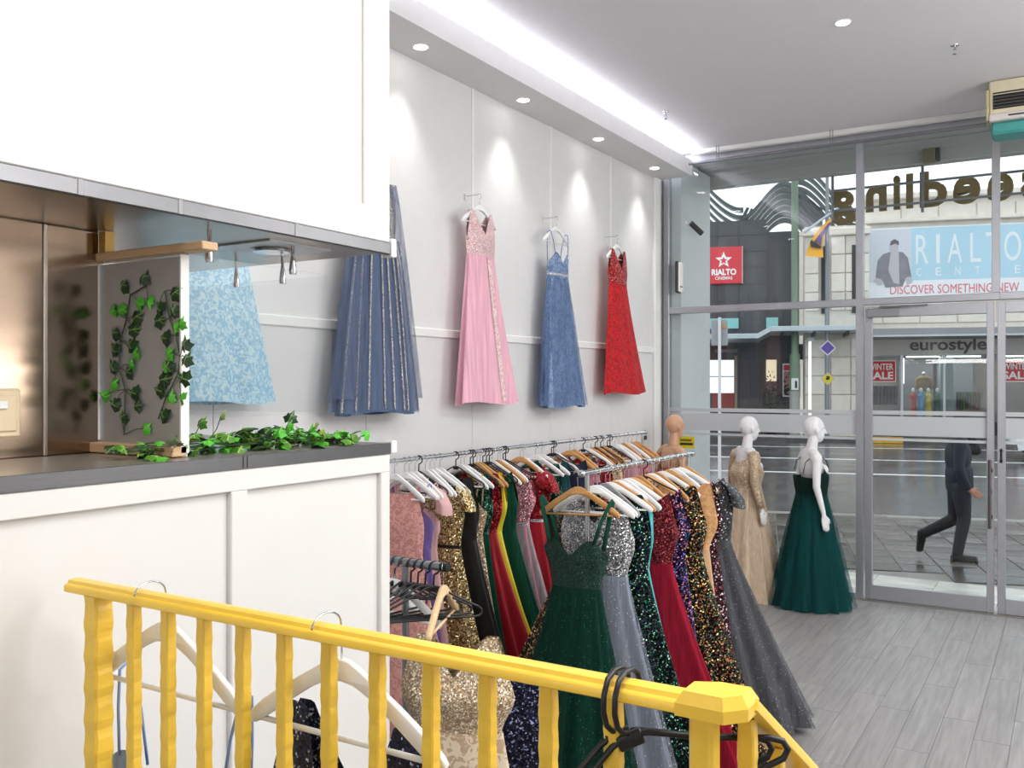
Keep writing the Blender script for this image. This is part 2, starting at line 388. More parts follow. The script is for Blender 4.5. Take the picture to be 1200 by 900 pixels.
sprinkler((-.72, 7.30, 4.53), 'small chrome sprinkler in the ceiling near the shopfront'); sprinkler((-3.115, 7.73, 4.53), 'small chrome sprinkler in the ceiling beside the light cove')

# ---- shopfront (plane y = 9.33): frames, panes, frosted bands
FY0, FY1 = 9.29, 9.37
def frost(parent, x0, x1):
    for z0, z1 in ((1.787, 1.826), (1.588, 1.772), (1.538, 1.563)):
        MB().box(x0, x1, 9.322, 9.3245, z0, z1).build('frosted_band', film, parent)
w1 = thing('window_1', 'tall left shopfront window beside the left wall', 'window', (0,0,0), 0, None, 'structure')
for x0, x1 in ((-3.77, -3.705), (-1.785, -1.715)): MB().cbox(x0, x1, FY0, FY1, 0, 4.53, .004).build('mullion', alu, w1)
for z0, z1, n in ((0, .055, 'sill'), (2.835, 2.905, 'transom'), (4.44, 4.53, 'head_rail')): MB().cbox(-3.705, -1.785, FY0, FY1, z0, z1, .004).build(n, alu, w1)
MB().box(-3.705, -1.785, 9.326, 9.334, .055, 2.835).build('pane', glass, w1); MB().box(-3.705, -1.785, 9.326, 9.334, 2.905, 4.44).build('pane', glass, w1)
frost(w1, -3.705, -1.785)
w2 = thing('window_2', 'fixed pane over the left door leaf', 'window', (0,0,0), 0, None, 'structure')
MB().cbox(-.615, -.55, FY0, FY1, 2.905, 4.53, .004).build('mullion', alu, w2)
MB().cbox(-1.715, -.55, FY0, FY1, 2.84, 2.905, .004).build('transom', alu, w2); MB().cbox(-1.715, -.615, FY0, FY1, 4.44, 4.53, .004).build('head_rail', alu, w2)
MB().box(-1.715, -.615, 9.326, 9.334, 2.905, 4.44).build('pane', glass, w2)
w3 = thing('window_3', 'fixed pane over the right door leaf at the picture edge', 'window', (0,0,0), 0, None, 'structure')
MB().cbox(-.55, .70, FY0, FY1, 2.84, 2.905, .004).build('transom', alu, w3); MB().cbox(-.55, .70, FY0, FY1, 4.44, 4.53, .004).build('head_rail', alu, w3)
MB().box(-.55, .64, 9.326, 9.334, 2.905, 4.44).build('pane', glass, w3); MB().cbox(.64, .70, FY0, FY1, 0, 4.53, .004).build('mullion', alu, w3)
struct('window_4', MB().box(.70, 2.8, 9.326, 9.334, 0, 4.53), glass, 'rest of the shopfront glass beyond the picture edge', cat='window')
def leaf(name, label, x0, x1, hinge_left):
    t = thing(name, label, 'door', (0,0,0), 0, None, 'structure')
    MB().cbox(x0, x0+.065, FY0, FY1-.02, .012, 2.825, .004).build('stile', alu, t); MB().cbox(x1-.06, x1, FY0, FY1-.02, .012, 2.825, .004).build('stile', alu, t)
    MB().cbox(x0+.065, x1-.06, FY0, FY1-.02, 2.72, 2.825, .004).build('top_rail', alu, t); MB().cbox(x0+.065, x1-.06, FY0, FY1-.02, .012, .15, .004).build('bottom_rail', alu, t)
    MB().box(x0+.065, x1-.06, 9.326, 9.334, .15, 2.72).build('pane', glass, t); frost(t, x0+.065, x1-.06)
    return t
d1 = leaf('door_1', 'left glass door leaf with long pull handle and closer', -1.70, -.595, True)
d2 = leaf('door_2', 'right glass door leaf cut by the picture edge', -.57, .62, False)
struct('trim_4', MB().box(-1.715, .64, 9.25, 9.42, -.004, .010), mat('threshold metal', C(150, 148, 142), .4, .6), 'worn metal threshold under the glass doors', cat='threshold')
ph = MB().cyl((-.626, 9.225, .78), (-.626, 9.225, 1.40), .014, 14).build('pull_handle', mat('dark steel', C(118, 116, 114), .3, .9), d1, True)
for z in (.88, 1.30): MB().cyl((-.626, 9.225, z), (-.626, 9.292, z), .010, 10).cbox(-.626, -.606, 9.272, 9.291, z-.018, z+.018, .003).build('handle_mount', black_p, ph)
MB().cbox(-.632, -.612, 9.275, 9.291, 1.09, 1.13, .004).build('lock_cylinder', black_p, d1)
dc = MB().cbox(-1.675, -1.385, 9.235, 9.29, 2.715, 2.80, .006).build('door_closer', mat('closer grey', C(148, 150, 154), .4, .5), d1)
MB().box(-1.56, -1.30, 9.225, 9.24, 2.805, 2.815).box(-1.56, -1.14, 9.245, 9.26, 2.812, 2.824).build('closer_arm', mat('closer arm', C(120, 122, 126), .4, .6), dc)
fb = MB().cbox(-.548, -.530, 9.283, 9.292, 1.37, 1.50, .003).cyl((-.539, 9.278, 1.39), (-.539, 9.29, 1.39), .014, 10).cyl((-.539, 9.278, 1.48), (-.539, 9.29, 1.48), .014, 10).build('flush_bolt', black_p, d2)

# suspended tube with hangers in front of the shopfront head
tb = thing('blind_tube', 'thin grey tube hung in front of the shopfront head', 'tube', (0, 9.1, 4.38))
MB().cyl((-3.41, 0, 0), (-.62, 0, 0), .018, 12).build('tube', rail_grey, tb, True)
for x in (-3.10, -1.97): MB().tube([(x-.012, 0, .15), (x-.012, 0, -.03), (x+.012, 0, -.03), (x+.012, 0, .15)], .004, 6).build('hanger_wire', rail_grey, tb)
struct('trim_5', MB().cbox(-3.40, .64, 9.15, 9.22, 4.485, 4.53, .004), white_trim, 'white head trim between ceiling and shopfront', cat='trim')
# air curtain
ac = thing('air_curtain', 'cream air conditioner over the door with teal underside', 'air conditioner', (-.57, 8.30, 4.095))
MB().cbox(0, 1.5, 0, .30, .15, .43, .012).build('casing', beige_p, ac); MB().cbox(-.02, 0, -.005, .30, .11, .36, .004).build('end_cap', mat('yellowed plastic', C(196, 184, 140), .5), ac)
MB().box(.03, 1.47, -.004, .002, .195, .33).build('grille', dark_gap, ac)
for i in range(5): MB().cbox(.03, 1.47, -.012, -.004, .205+.026*i, .212+.026*i, .001).build('louvre', mat('louvre %d' % i, C(86, 84, 80), .5) if i < 4 else beige_p, ac)
MB().cbox(0, 1.5, -.02, .30, .10, .16, .01).build('front_lip', mat('off white plastic', C(214, 208, 204), .5), ac); MB().cbox(.01, 1.49, .02, .30, 0, .10, .02).build('underside', teal_p, ac)
MB().box(.14, .25, -.024, -.019, .125, .137).build('badge', alu_d, ac)

# ================================================================== KIOSK (left)
XF, YE = -2.04, 2.51
kf = struct('wall_counter', MB().box(XF-.10, XF-.022, .4, YE, -.1, 1.835), kiosk_w, 'white panelled wall under the steel counter', cat='wall')
for y0, y1 in ((.45, 1.80), (1.862, 2.462)):
    MB().cbox(XF-.026, XF-.018, y0, y1, .16, 1.772, .002).build('panel', kiosk_w, kf)
for y0, y1 in ((.40, .45), (1.80, 1.862), (2.462, YE)): MB().cbox(XF-.024, XF, y0, y1, .1, 1.772, .003).build('stile', kiosk_w, kf)
MB().cbox(XF-.024, XF, .40, YE, 1.772, 1.835, .003).build('top_rail', kiosk_w, kf); MB().cbox(XF-.024, XF+.004, .40, YE, -.0, .14, .003).build('kick_board', kiosk_w, kf)
MB().box(-3.1, XF-.10, YE-.09, YE-.01, -.1, 1.835).build('end_panel', kiosk_w, kf); 
ct = thing('steel_counter', 'brushed steel worktop over the white panelled wall', 'counter', (0, 0, 1.835))
MB().cbox(XF-.002, XF+.004, .4, YE, 0, .0385, .001).build('front_edge', mat_brushed('worktop edge steel', C(112, 112, 114), .36, (40, 2, 40)), ct)
MB().cbox(-3.1, XF-.002, 1.7201, YE, 0, .038, .001).box(-2.506, XF-.002, 1.70, 1.7201, 0, .038).cbox(-2.506, XF-.002, .4, 1.70, 0, .038, .001).build('worktop', steel_top, ct)
MB().cbox(XF-.03, XF+.008, YE+.001, YE+.03, 0.001, .045, .003).build('end_trim', white_trim, ct)
for y in (1.84, 1.855): MB().box(XF+.003, XF+.0055, y-.0015, y+.0015, .002, .036).build('seam', alu_d, ct)
wb = struct('wall_steel', MB().box(-3.78, -2.515, .2, 1.72, -.1, 2.54), steel_b, 'bronze toned steel wall behind the counter', cat='wall')
for y0, y1 in ((.2, .86), (.862, 1.528), (1.532, 1.70)): MB().cbox(-2.516, -2.506, y0, y1, 1.875, 2.538, .002).build('panel', steel_b, wb)
for y in (1.53,): MB().cbox(-2.508, -2.500, y-.006, y+.006, 1.875, 2.538, .002).build('joint_strip', steel, wb)
fn = struct('wall_fin', MB().box(-2.515, -2.135, 1.705, 1.725, 1.875, 2.44), steel_p, 'short steel fin wall carrying the ivy strands', cat='wall')
MB().cbox(-2.137, -2.130, 1.699, 1.727, 1.885, 2.445, .001).build('edge_strip', white_trim, fn); MB().cbox(-2.545, -2.515, 1.690, 1.71, 1.875, 2.45, .003).build('side_frame', wood_tr, fn)
MB().cbox(-2.512, -2.512+.007, 1.696, 1.706, 1.91, 2.44, .002).build('edge_bead', white_trim, fn)
MB().cbox(-2.53, -2.13, 1.67, 1.72, 1.876, 1.906, .003).build('bottom_rail', wood_tr, fn); MB().cbox(-2.57, -2.03, 1.690, 1.745, 2.450, 2.474, .003).build('top_plank', wood_tr, fn)
MB().box(-2.49, -2.46, 1.69, 1.72, 2.474, 2.537).build('bracket', mat('brass bracket', C(196, 160, 90), .4, .6), fn)
# bulkhead and steel underside
bk = struct('wall_bulkhead', MB().box(XF-.12, XF-.012, .0, YE, 2.575, 4.53), kiosk_w, 'white bulkhead above the serving opening', cat='wall')
MB().box(-3.4, XF-.12, YE-.1, YE, 2.575, 4.53).build('end_panel', kiosk_w, bk)
for y0, y1, z0, z1 in ((.0, .2, 2.575, 4.53), (2.375, YE, 2.575, 4.53)): MB().cbox(XF-.014, XF, y0, y1, z0, z1, .004).build('stile', kiosk_w, bk)
MB().cbox(XF-.014, XF, .2, 2.375, 2.575, 2.69, .004).build('bottom_rail', kiosk_w, bk)
hd = thing('steel_canopy', 'brushed steel canopy under the white bulkhead', 'canopy', (0, 0, 2.535))
MB().cbox(-3.10, XF-.01, .0, YE-.005, .004, .038, .002).build('underside', steel, hd)
MB().cbox(XF-.012, XF+.006, .0, YE, -.002, .040, .003).build('fascia_strip', mat_brushed('fascia steel', C(116, 116, 118), .36, (60, 2, 3)), hd)
for y in (1.33, 1.62, 2.05): MB().box(XF+.005, XF+.0075, y-.006, y+.006, 0, .038).build('seam', mat('fascia seam %.2f' % y, C(150, 150, 152), .5, .3), hd)
MB().cbox(XF-.03, XF+.012, YE-.004, YE+.022, -.010, .055, .003).build('end_cap', white_trim, hd)
dl = MB().cbox(-2.44, -2.16, 2.06, 2.34, -.002, .005, .001).build('light_plate', steel_p, hd); MB().lathe([(.045, -.012), (.062, -.012), (.068, -.004), (.045, -.002)], 22, (-2.30, 2.2, 0)).build('lamp_ring', chrome, dl, True)
MB().lathe([(.045, -.008), (.045, -.004)], 18, (-2.30, 2.2, 0)).build('lamp_lens', mat('unlit lens', C(150, 146, 136), .2), dl)
for i, (x, y) in enumerate(((-2.18, 1.84), (-2.18, 2.18), (-2.66, 2.37), (-2.42, 2.37))):
    MB().tube([(x, y, .004), (x, y, -.03), (x, y, -.05)], [.007, .0055, .009], 10).tube([(x, y, -.045), (x, y, -.085), (x, y, -.095)], [.008, .013, .011], 10).build('glass_clip', chrome, hd, True)
wg = thing('window_5', 'clear sneeze glass hung from clips over the counter', 'window', (0,0,0), 0, None, 'structure')
MB().box(-2.184, -2.177, 1.76, 2.36, 1.98, 2.455).build('pane', glass_k, wg); MB().box(-3.07, -2.19, 2.367, 2.374, 1.98, 2.455).build('pane', glass_k, wg)
# outlet
ol = thing('power_outlet', 'cream power outlet on the bronze steel wall', 'outlet', (-2.506, 1.36, 2.0))
MB().cbox(0, .028, -.09, .085, -.068, .068, .006).build('backbox', cream_p, ol); MB().cbox(.028, .034, -.075, .07, -.05, .05, .003).build('face_plate', cream_p, ol)
for y in (-.04, .03): MB().cbox(.034, .040, y-.012, y+.012, .012, .034, .002).build('rocker', white_trim, ol)
wo = thing('wall_switch', 'small white wall switch by the far end of the long rail', 'switch', (-3.785, 8.80, 1.50))
MB().cbox(0, .010, -.06, .06, -.06, .06, .003).build('face_plate', white_trim, wo); MB().box(.010, .013, -.045, .045, .0, .045).build('dark_label', alu_d, wo)

# ---- ivy
def leaf_mesh(name, m, s=1.0, seed=0):
    r = random.Random(seed)
    out = [(0,-.30), (.22,-.46), (.36,-.26), (.56,-.10), (.36,.06), (.34,.26), (.14,.26), (0,.62), (-.14,.26), (-.34,.26), (-.36,.06), (-.56,-.10), (-.36,-.26), (-.22,-.46)]
    mid = [(0,-.30), (0,0.0), (0,.3), (0,.62)]
    vs = [(x*s, y*s, (-abs(x)*.38+r.uniform(-.03,.03)-.25*y*y)*s) for x, y in out]
    c0 = len(vs); vs += [(0, -.05*s, .06*s), (0, .25*s, .04*s)]
    fs = [(0,1,c0),(1,2,c0),(2,3,c0),(3,4,c0),(4,5,c0),(5,6,c0+1),(5,c0+1,c0),(6,7,c0+1),(7,8,c0+1),(8,9,c0+1),(9,c0,c0+1),(9,10,c0),(10,11,c0),(11,12,c0),(12,13,c0),(13,0,c0)]
    b = MB(); b.add(vs, fs)
    n = len(vs); b.add([(x, y, z-.012*s) for x, y, z in vs], [f[::-1] for f in fs])
    return b.mesh(name, m)
def mat_leaf(name, c, vein):
    m, nt, b, N, L = base(name); tc = N('ShaderNodeTexCoord'); sp = N('ShaderNodeSeparateXYZ'); L(tc.outputs['Object'], sp.inputs[0])
    ab = N('ShaderNodeMath'); ab.operation = 'ABSOLUTE'; L(sp.outputs[0], ab.inputs[0])
    # midrib plus two side veins radiating from the leaf base
    d2_ = N('ShaderNodeMath'); d2_.operation = 'MULTIPLY_ADD'; d2_.inputs[1].default_value = .75; d2_.inputs[2].default_value = .004; L(ab.outputs[0], d2_.inputs[0])
    sb_ = N('ShaderNodeMath'); sb_.operation = 'SUBTRACT'; L(sp.outputs[1], sb_.inputs[0]); L(d2_.outputs[0], sb_.inputs[1])
    ab2 = N('ShaderNodeMath'); ab2.operation = 'ABSOLUTE'; L(sb_.outputs[0], ab2.inputs[0])
    mn = N('ShaderNodeMath'); mn.operation = 'MINIMUM'; L(ab.outputs[0], mn.inputs[0]); L(ab2.outputs[0], mn.inputs[1])
    r = N('ShaderNodeMapRange'); r.inputs[1].default_value = .0008; r.inputs[2].default_value = .0025; L(mn.outputs[0], r.inputs[0])
    mx = N('ShaderNodeMix'); mx.data_type = 'RGBA'; mx.inputs['A'].default_value = vein; mx.inputs['B'].default_value = c; L(r.outputs[0], mx.inputs['Factor']); L(mx.outputs['Result'], b.inputs['Base Color'])
    b.inputs['Roughness'].default_value = .42
    return m
lm_d = mat_leaf('dark ivy leaf', C(34, 66, 34), C(120, 150, 90)); lm_b = mat_leaf('bright ivy leaf', C(84, 186, 52), C(120, 205, 80)); lm_m = mat_leaf('mid ivy leaf', C(78, 134, 40), C(160, 190, 96)); lm_y = mat_leaf('yellow green leaf', C(150, 176, 70), C(190, 200, 110))
LV = {'d': [leaf_mesh('leaf', lm_d, .050, i) for i in range(3)], 'b': [leaf_mesh('leaf', lm_b, .042, i) for i in range(2)], 'm': [leaf_mesh('leaf', lm_m, .046, i) for i in range(3)], 'y': [leaf_mesh('leaf', lm_y, .036, 5)]}
stem_m = mat('ivy stem', C(58, 78, 52), .6)
dk = [(-2.28,2.386),(-2.376,2.368),(-2.142,2.336),(-2.214,2.298),(-2.147,2.284),(-2.212,2.261),(-2.312,2.275),(-2.326,2.239),(-2.418,2.229),(-2.189,2.211),(-2.1,2.19),(-2.418,2.183),(-2.34,2.194),(-2.094,2.15),(-2.425,2.131),(-2.171,2.126),(-2.354,2.113),(-2.189,2.093),(-2.103,2.095),(-2.212,2.062),(-2.326,2.054),(-2.415,2.018),(-2.313,2.016),(-2.194,1.992),(-2.379,1.979)]
br = [(-2.302,2.314),(-2.257,2.316),(-2.425,2.297),(-2.379,2.298),(-2.116,2.25),(-2.141,2.236),(-2.169,2.167),(-2.321,2.169),(-2.34,2.138),(-2.178,2.132),(-2.42,2.081),(-2.463,2.044),(-2.162,2.043),(-2.114,2.041),(-2.269,1.953)]
v1 = [(-2.274,2.365),(-2.345,2.342),(-2.364,2.27),(-2.393,2.207),(-2.398,2.125),(-2.369,2.064),(-2.374,1.93)]; v2 = [(-2.191,2.345),(-2.169,2.263),(-2.142,2.215),(-2.125,2.157),(-2.133,2.111),(-2.187,2.041),(-2.219,1.98)]
for vine, lo, lab in ((v1, -99, 'left ivy strand hanging on the steel fin'), (v2, -2.255, 'right ivy strand hanging on the steel fin')):
    t = thing('ivy_strand', lab, 'ivy', (vine[-1][0], 1.69, vine[-1][1]), 0, 'ivy strands on the steel fin'); o0 = Vector(t.location)
    pts = [Vector((x-.01, 1.700, z))-o0 for x, z in vine]
    mb = MB().tube(pts, .0022, 6)
    for lst, kd in ((dk, 'd'), (br, 'b')):
        for (x, z) in lst:
            if (x > -2.255) != (lo > -99): continue
            p = Vector((x-.01, 1.694, z))-o0
            q = min(pts, key=lambda a: (a-p).length); mb.tube([q, (q+p)/2+Vector((0,0,.006)), p], .0012, 5)
            o = link('leaf', rnd.choice(LV[kd]), t); o.location = p
            o.rotation_euler = (PI/2+rnd.uniform(-.35,.35), rnd.uniform(-.3,.3), rnd.uniform(-.5,.5)); o.rotation_mode = 'XYZ'
            o.rotation_euler = Matrix.Rotation(PI/2+rnd.uniform(-.3,.3), 4, 'X').to_euler()
            o.rotation_euler.y = rnd.choice((-1,1))*rnd.uniform(.2, 1.5) if kd == 'd' else rnd.uniform(-3, 3)
    mb.build('stem', stem_m, t, True)
t = thing('ivy_garland', 'heap of artificial ivy lying along the steel counter', 'ivy', (-2.2, 2.0, 1.873)); o0 = Vector(t.location); mb = MB()
for i in range(190):
    s = rnd.betavariate(1.7, 1.5); y = 1.54+.92*s; hgt = .050*math.sin(PI*min(1, max(.08, s*1.0)))**.7+.012
    p = Vector((-2.19+rnd.gauss(0, .05)+.0*s, y, 1.878+rnd.random()*hgt))-o0
    p.x = min(p.x, .13)
    kd = rnd.choices('dbmy', (3, 4.5, 5, .8))[0]
    o = link('leaf', rnd.choice(LV[kd]), t); o.location = p; sc0 = rnd.uniform(.8, 1.25); o.scale = (sc0,)*3
    o.rotation_euler = (rnd.uniform(-.6, .9), rnd.uniform(-.6, .6), rnd.uniform(-PI, PI))
for a in range(7):
    mb.tube([Vector((-2.19+rnd.uniform(-.06,.06), 1.56+.9*i/8, 1.885+rnd.random()*.03))-o0 for i in range(9)], .0022, 5)
for (x, y, z), kd in (((-2.22, 1.92, 1.985), 'y'), ((-2.24, 1.86, 1.965), 'm'), ((-2.17, 2.16, 1.972), 'd'), ((-2.10, 2.20, 1.942), 'y'), ((-2.14, 2.22, 1.93), 'b'), ((-2.07, 2.42, 1.905), 'b'), ((-2.08, 2.36, 1.893), 'm'), ((-2.15, 2.13, 1.945), 'b')):
    p = Vector((x, y, z))-o0; mb.tube([Vector((x-.02, y-.05, 1.885))-o0, (p+Vector((x-.01, y-.03, 1.9))-o0)/2, p], .0015, 5)
    o = link('leaf', rnd.choice(LV[kd]), t); o.location = p; o.rotation_euler = (PI/2-.4, rnd.uniform(-1, 1), rnd.uniform(-.5, 1.2))
mb.build('stem', stem_m, t, True)

# ================================================================== STAIR RAILING
rl = thing('stair_railing', 'yellow painted railing with twisted balusters round the landing', 'railing', (-1.2, 1.25, .68)); o0 = Vector(rl.location)
def prof_sweep(mb, pts, half_w, h):
    """moulded handrail section swept along a straight run"""
    p, q = Vector(pts[0]), Vector(pts[1]); t = (q-p).normalized(); s = t.cross(Vector((0,0,1))).normalized(); u = s.cross(t)
    sec = [(-1,0), (-1,.45), (-.86,.62), (-.66,.66), (-.55,.92), (-.2,1.0), (.2,1.0), (.55,.92), (.66,.66), (.86,.62), (1,.45), (1,0), (.8,-.12), (-.8,-.12)]
    rows = [[c + s*a*half_w + u*b_*h for a, b_ in sec] for c in (p, q)]
    mb.grid(rows); n = len(sec); k = len(mb.v); mb.f += [tuple(range(k-2*n, k-n))[::-1], tuple(range(k-n, k))]
    return mb
prof_sweep(MB(), (Vector((-1.962, 1.27, 1.607))-o0, Vector((-.428, 1.27, 1.607))-o0), .027, .026).build('handrail', yellow, rl, True)
def baluster(x, y, z0, z1, wd, parent, name='baluster', waves=17, chev=False):
    n = 90; rows = []
    for i in range(n+1):
        f = i/n; z = z0+(z1-z0)*f; a = wd*(1+.055*math.sin(2*PI*waves*f)+.03*math.sin(4*PI*waves*f+1)); b_ = wd*(1+.055*math.sin(2*PI*waves*f+1.3))
        c = .22*wd
        rows.append([(x+px_*1, y+py_, z) for px_, py_ in ((-a, -b_+c), (-a+c, -b_), (a-c, -b_), (a, -b_+c), (a, b_-c), (a-c, b_), (-a+c, b_), (-a, b_-c))])
    mb = MB(); mb.grid(rows); k = len(mb.v); mb.f += [tuple(range(8))[::-1], tuple(range(k-8, k))]
    return mb.build(name, yellow, parent)
baluster(-1.872-o0.x, 1.27-o0.y, 0, 1.605-o0.z, .0235, rl, 'end_post', 13)
for x in (-1.747, -1.633, -1.520, -1.406, -1.292, -1.177, -1.061, -.942, -.826, -.710, -.596):
    baluster(x-o0.x, 1.27-o0.y, 0, 1.605-o0.z, .0125, rl)
MB().cbox(-2.0-o0.x, -.44-o0.x, 1.255-o0.y, 1.285-o0.y, .085, .105, .003).build('bottom_rail', yellow, rl)
np_ = MB().cbox(-.470-o0.x, -.434-o0.x, 1.25-o0.y, 1.29-o0.y, 0, 1.609-o0.z, .006).build('newel_post', yellow, rl)
nc = MB(); cx, cy, cz = -.432-o0.x, 1.270-o0.y, 1.604-o0.z
ring = [(-.055,-.029), (.018,-.031), (.044,.0), (.044,.052), (-.012,.052), (-.055,.029)]
nc.grid([[(cx+a, cy+b_, cz) for a, b_ in ring], [(cx+a, cy+b_, cz+.018) for a, b_ in ring], [(cx+a*.8, cy+b_*.8, cz+.036) for a, b_ in ring]]); nc.f += [tuple(range(6))[::-1], tuple(range(12, 18))]
nc.build('corner_cap', yellow, rl)
S = -.62
prof_sweep(MB(), (Vector((-.412, 1.30, 1.612))-o0, Vector((-.412, 2.75, 1.612+S*1.45))-o0), .027, .026).build('stair_handrail', yellow, rl, True)
for i in range(8):
    y = 1.345+.155*i; tread = .51-.17*int((y-1.22)/.27) if y < 2.03 else 0
    baluster(-.412-o0.x, y-o0.y, tread-o0.z, 1.612+S*(y-1.30)-o0.z, .0125, rl, 'stair_baluster')
MB().cbox(-.44-o0.x, -.384-o0.x, 2.70-o0.y, 2.755-o0.y, -o0.z, .70-o0.z, .005).build('foot_post', yellow, rl)

# ================================================================== HANGERS
def arc_pts(cx, cz, r, a0, a1, n=14): return [(cx+r*math.cos(a0+(a1-a0)*i/n), 0, cz+r*math.sin(a0+(a1-a0)*i/n)) for i in range(n+1)]
def hook_mesh(name, m, r=.0018, R=.020, rb=.0125):
    cz = rb+.002-R
    return MB().tube([(0,0,-.088), (0,0,cz-R-.012), (0,0,cz-R-.004)]+arc_pts(0, cz, R, -PI/2, PI*1.08), r, 6).mesh(name, m, 'all')
def rail_hook_mesh(name, m, r=.002, over=.012, back=.046, dia=.040):
    pts = [(0, .003+.040*math.cos(a), -.010+.030*math.sin(a)) for a in [PI*(.94-.94*i/12) for i in range(13)]] + [(0, .045, -.03), (0, .046, -.095)]
    return MB().tube(pts, r, 7).mesh(name, m, 'all')
def shoulder_mesh(name, m, dz=-.085, dy=0.0, s=1.0, t=.0075):
    up = [(0,.014),(.018,.012),(.04,.002),(.075,-.018),(.13,-.050),(.185,-.086),(.215,-.110),(.224,-.122)]
    lo = [(.218,-.136),(.205,-.134),(.17,-.112),(.12,-.078),(.07,-.046),(.03,-.028),(0,-.024)]
    half = up+lo; poly = half + [(-x, z) for x, z in half[::-1] if x > 0]
    poly = [(x*s, z*s+dz) for x, z in poly]
    n = len(poly); cz = dz-.05
    b = MB(); c = .0025
    b.add([(x, dy-t+c, z) for x, z in poly]+[(x, dy+t-c, z) for x, z in poly], [(i, i+n, (i+1)%n+n, (i+1)%n) for i in range(n)])
    ins = []
    for i, (x, z) in enumerate(poly):
        p, q = poly[i-1], poly[(i+1)%n]; tx, tz = q[0]-p[0], q[1]-p[1]; l = math.hypot(tx, tz)
        ins.append((x+tz/l*c, z-tx/l*c))
    # chamfer rings, then the two faces as strips between upper and lower edge
    o0 = len(b.v); b.v += [(x, dy-t, z) for x, z in ins]+[(x, dy+t, z) for x, z in ins]
    b.f += [(i, (i+1)%n, o0+(i+1)%n, o0+i) for i in range(n)]+[(i+n, o0+n+i, o0+n+(i+1)%n, (i+1)%n+n) for i in range(n)]
    b.f += [tuple(o0+i for i in range(n)), tuple(o0+n+i for i in reversed(range(n)))]
    return b.mesh(name, m, True)
def bar_mesh(name, m, dz=-.085, dy=0.0, s=1.0, r=.0052): return MB().cyl((-.198*s, dy, dz-.125*s), (.198*s, dy, dz-.125*s), r, 8).mesh(name, m, 'all')
hk_c = hook_mesh('hook', chrome); hk_k = hook_mesh('hook', black_p, .0038, .024)
H_ME = {'white': (shoulder_mesh('shoulders', white_h), bar_mesh('bar', white_h), hk_c), 'wood': (shoulder_mesh('shoulders', wood_h), bar_mesh('bar', wood_h), hk_c)}
loop = [(0,0,-.078), (.03,0,-.086), (.09,0,-.118), (.15,0,-.146), (.195,0,-.165), (.212,0,-.178), (.214,0,-.192), (.203,0,-.202), (.17,0,-.204), (0,0,-.204)]
plast = MB().tube([(-x, y, z) for x, y, z in loop[::-1]]+loop[1:], .0046, 8).cbox(-.02, .02, -.004, .004, -.098, -.076, .002)
H_ME['black'] = (plast.mesh('shoulders', black_p, 'all'), MB().tube([(-.06,0,-.11), (-.055,0,-.125), (0,0,-.128), (.055,0,-.125), (.06,0,-.11)], .0035, 6).mesh('strap_bar', black_p, 'all'), hk_k)
H_ME['grey'] = (shoulder_mesh('shoulders', mat('grey velvet', C(150, 150, 152), .8)), bar_mesh('bar', rail_grey), hk_c)
H_ME['pale'] = (shoulder_mesh('shoulders', wood_pale, t=.010), bar_mesh('bar', wood_pale), hk_c)
H_PROTO = {}
KINDN = {'white': 'white_hanger', 'wood': 'wooden_hanger', 'black': 'black_hanger', 'grey': 'grey_hanger', 'pale': 'wooden_hanger'}
def hanger(kind, loc, rz, label, group=None, roll=0, scale=1):
    if kind not in H_PROTO:
        t = thing(KINDN[kind], label, 'hanger', loc, rz, group)
        for n, me in zip(('shoulders', 'strap_bar' if kind == 'black' else 'bar', 'hook'), H_ME[kind]): link(n, me, t)
        H_PROTO[kind] = t
    else: t = dup(H_PROTO[kind], loc, None, label)
    if group: t['group'] = group
    elif 'group' in t.keys(): del t['group']
    t.rotation_euler = (0, roll, rz); t.scale = (scale,)*3
    return t

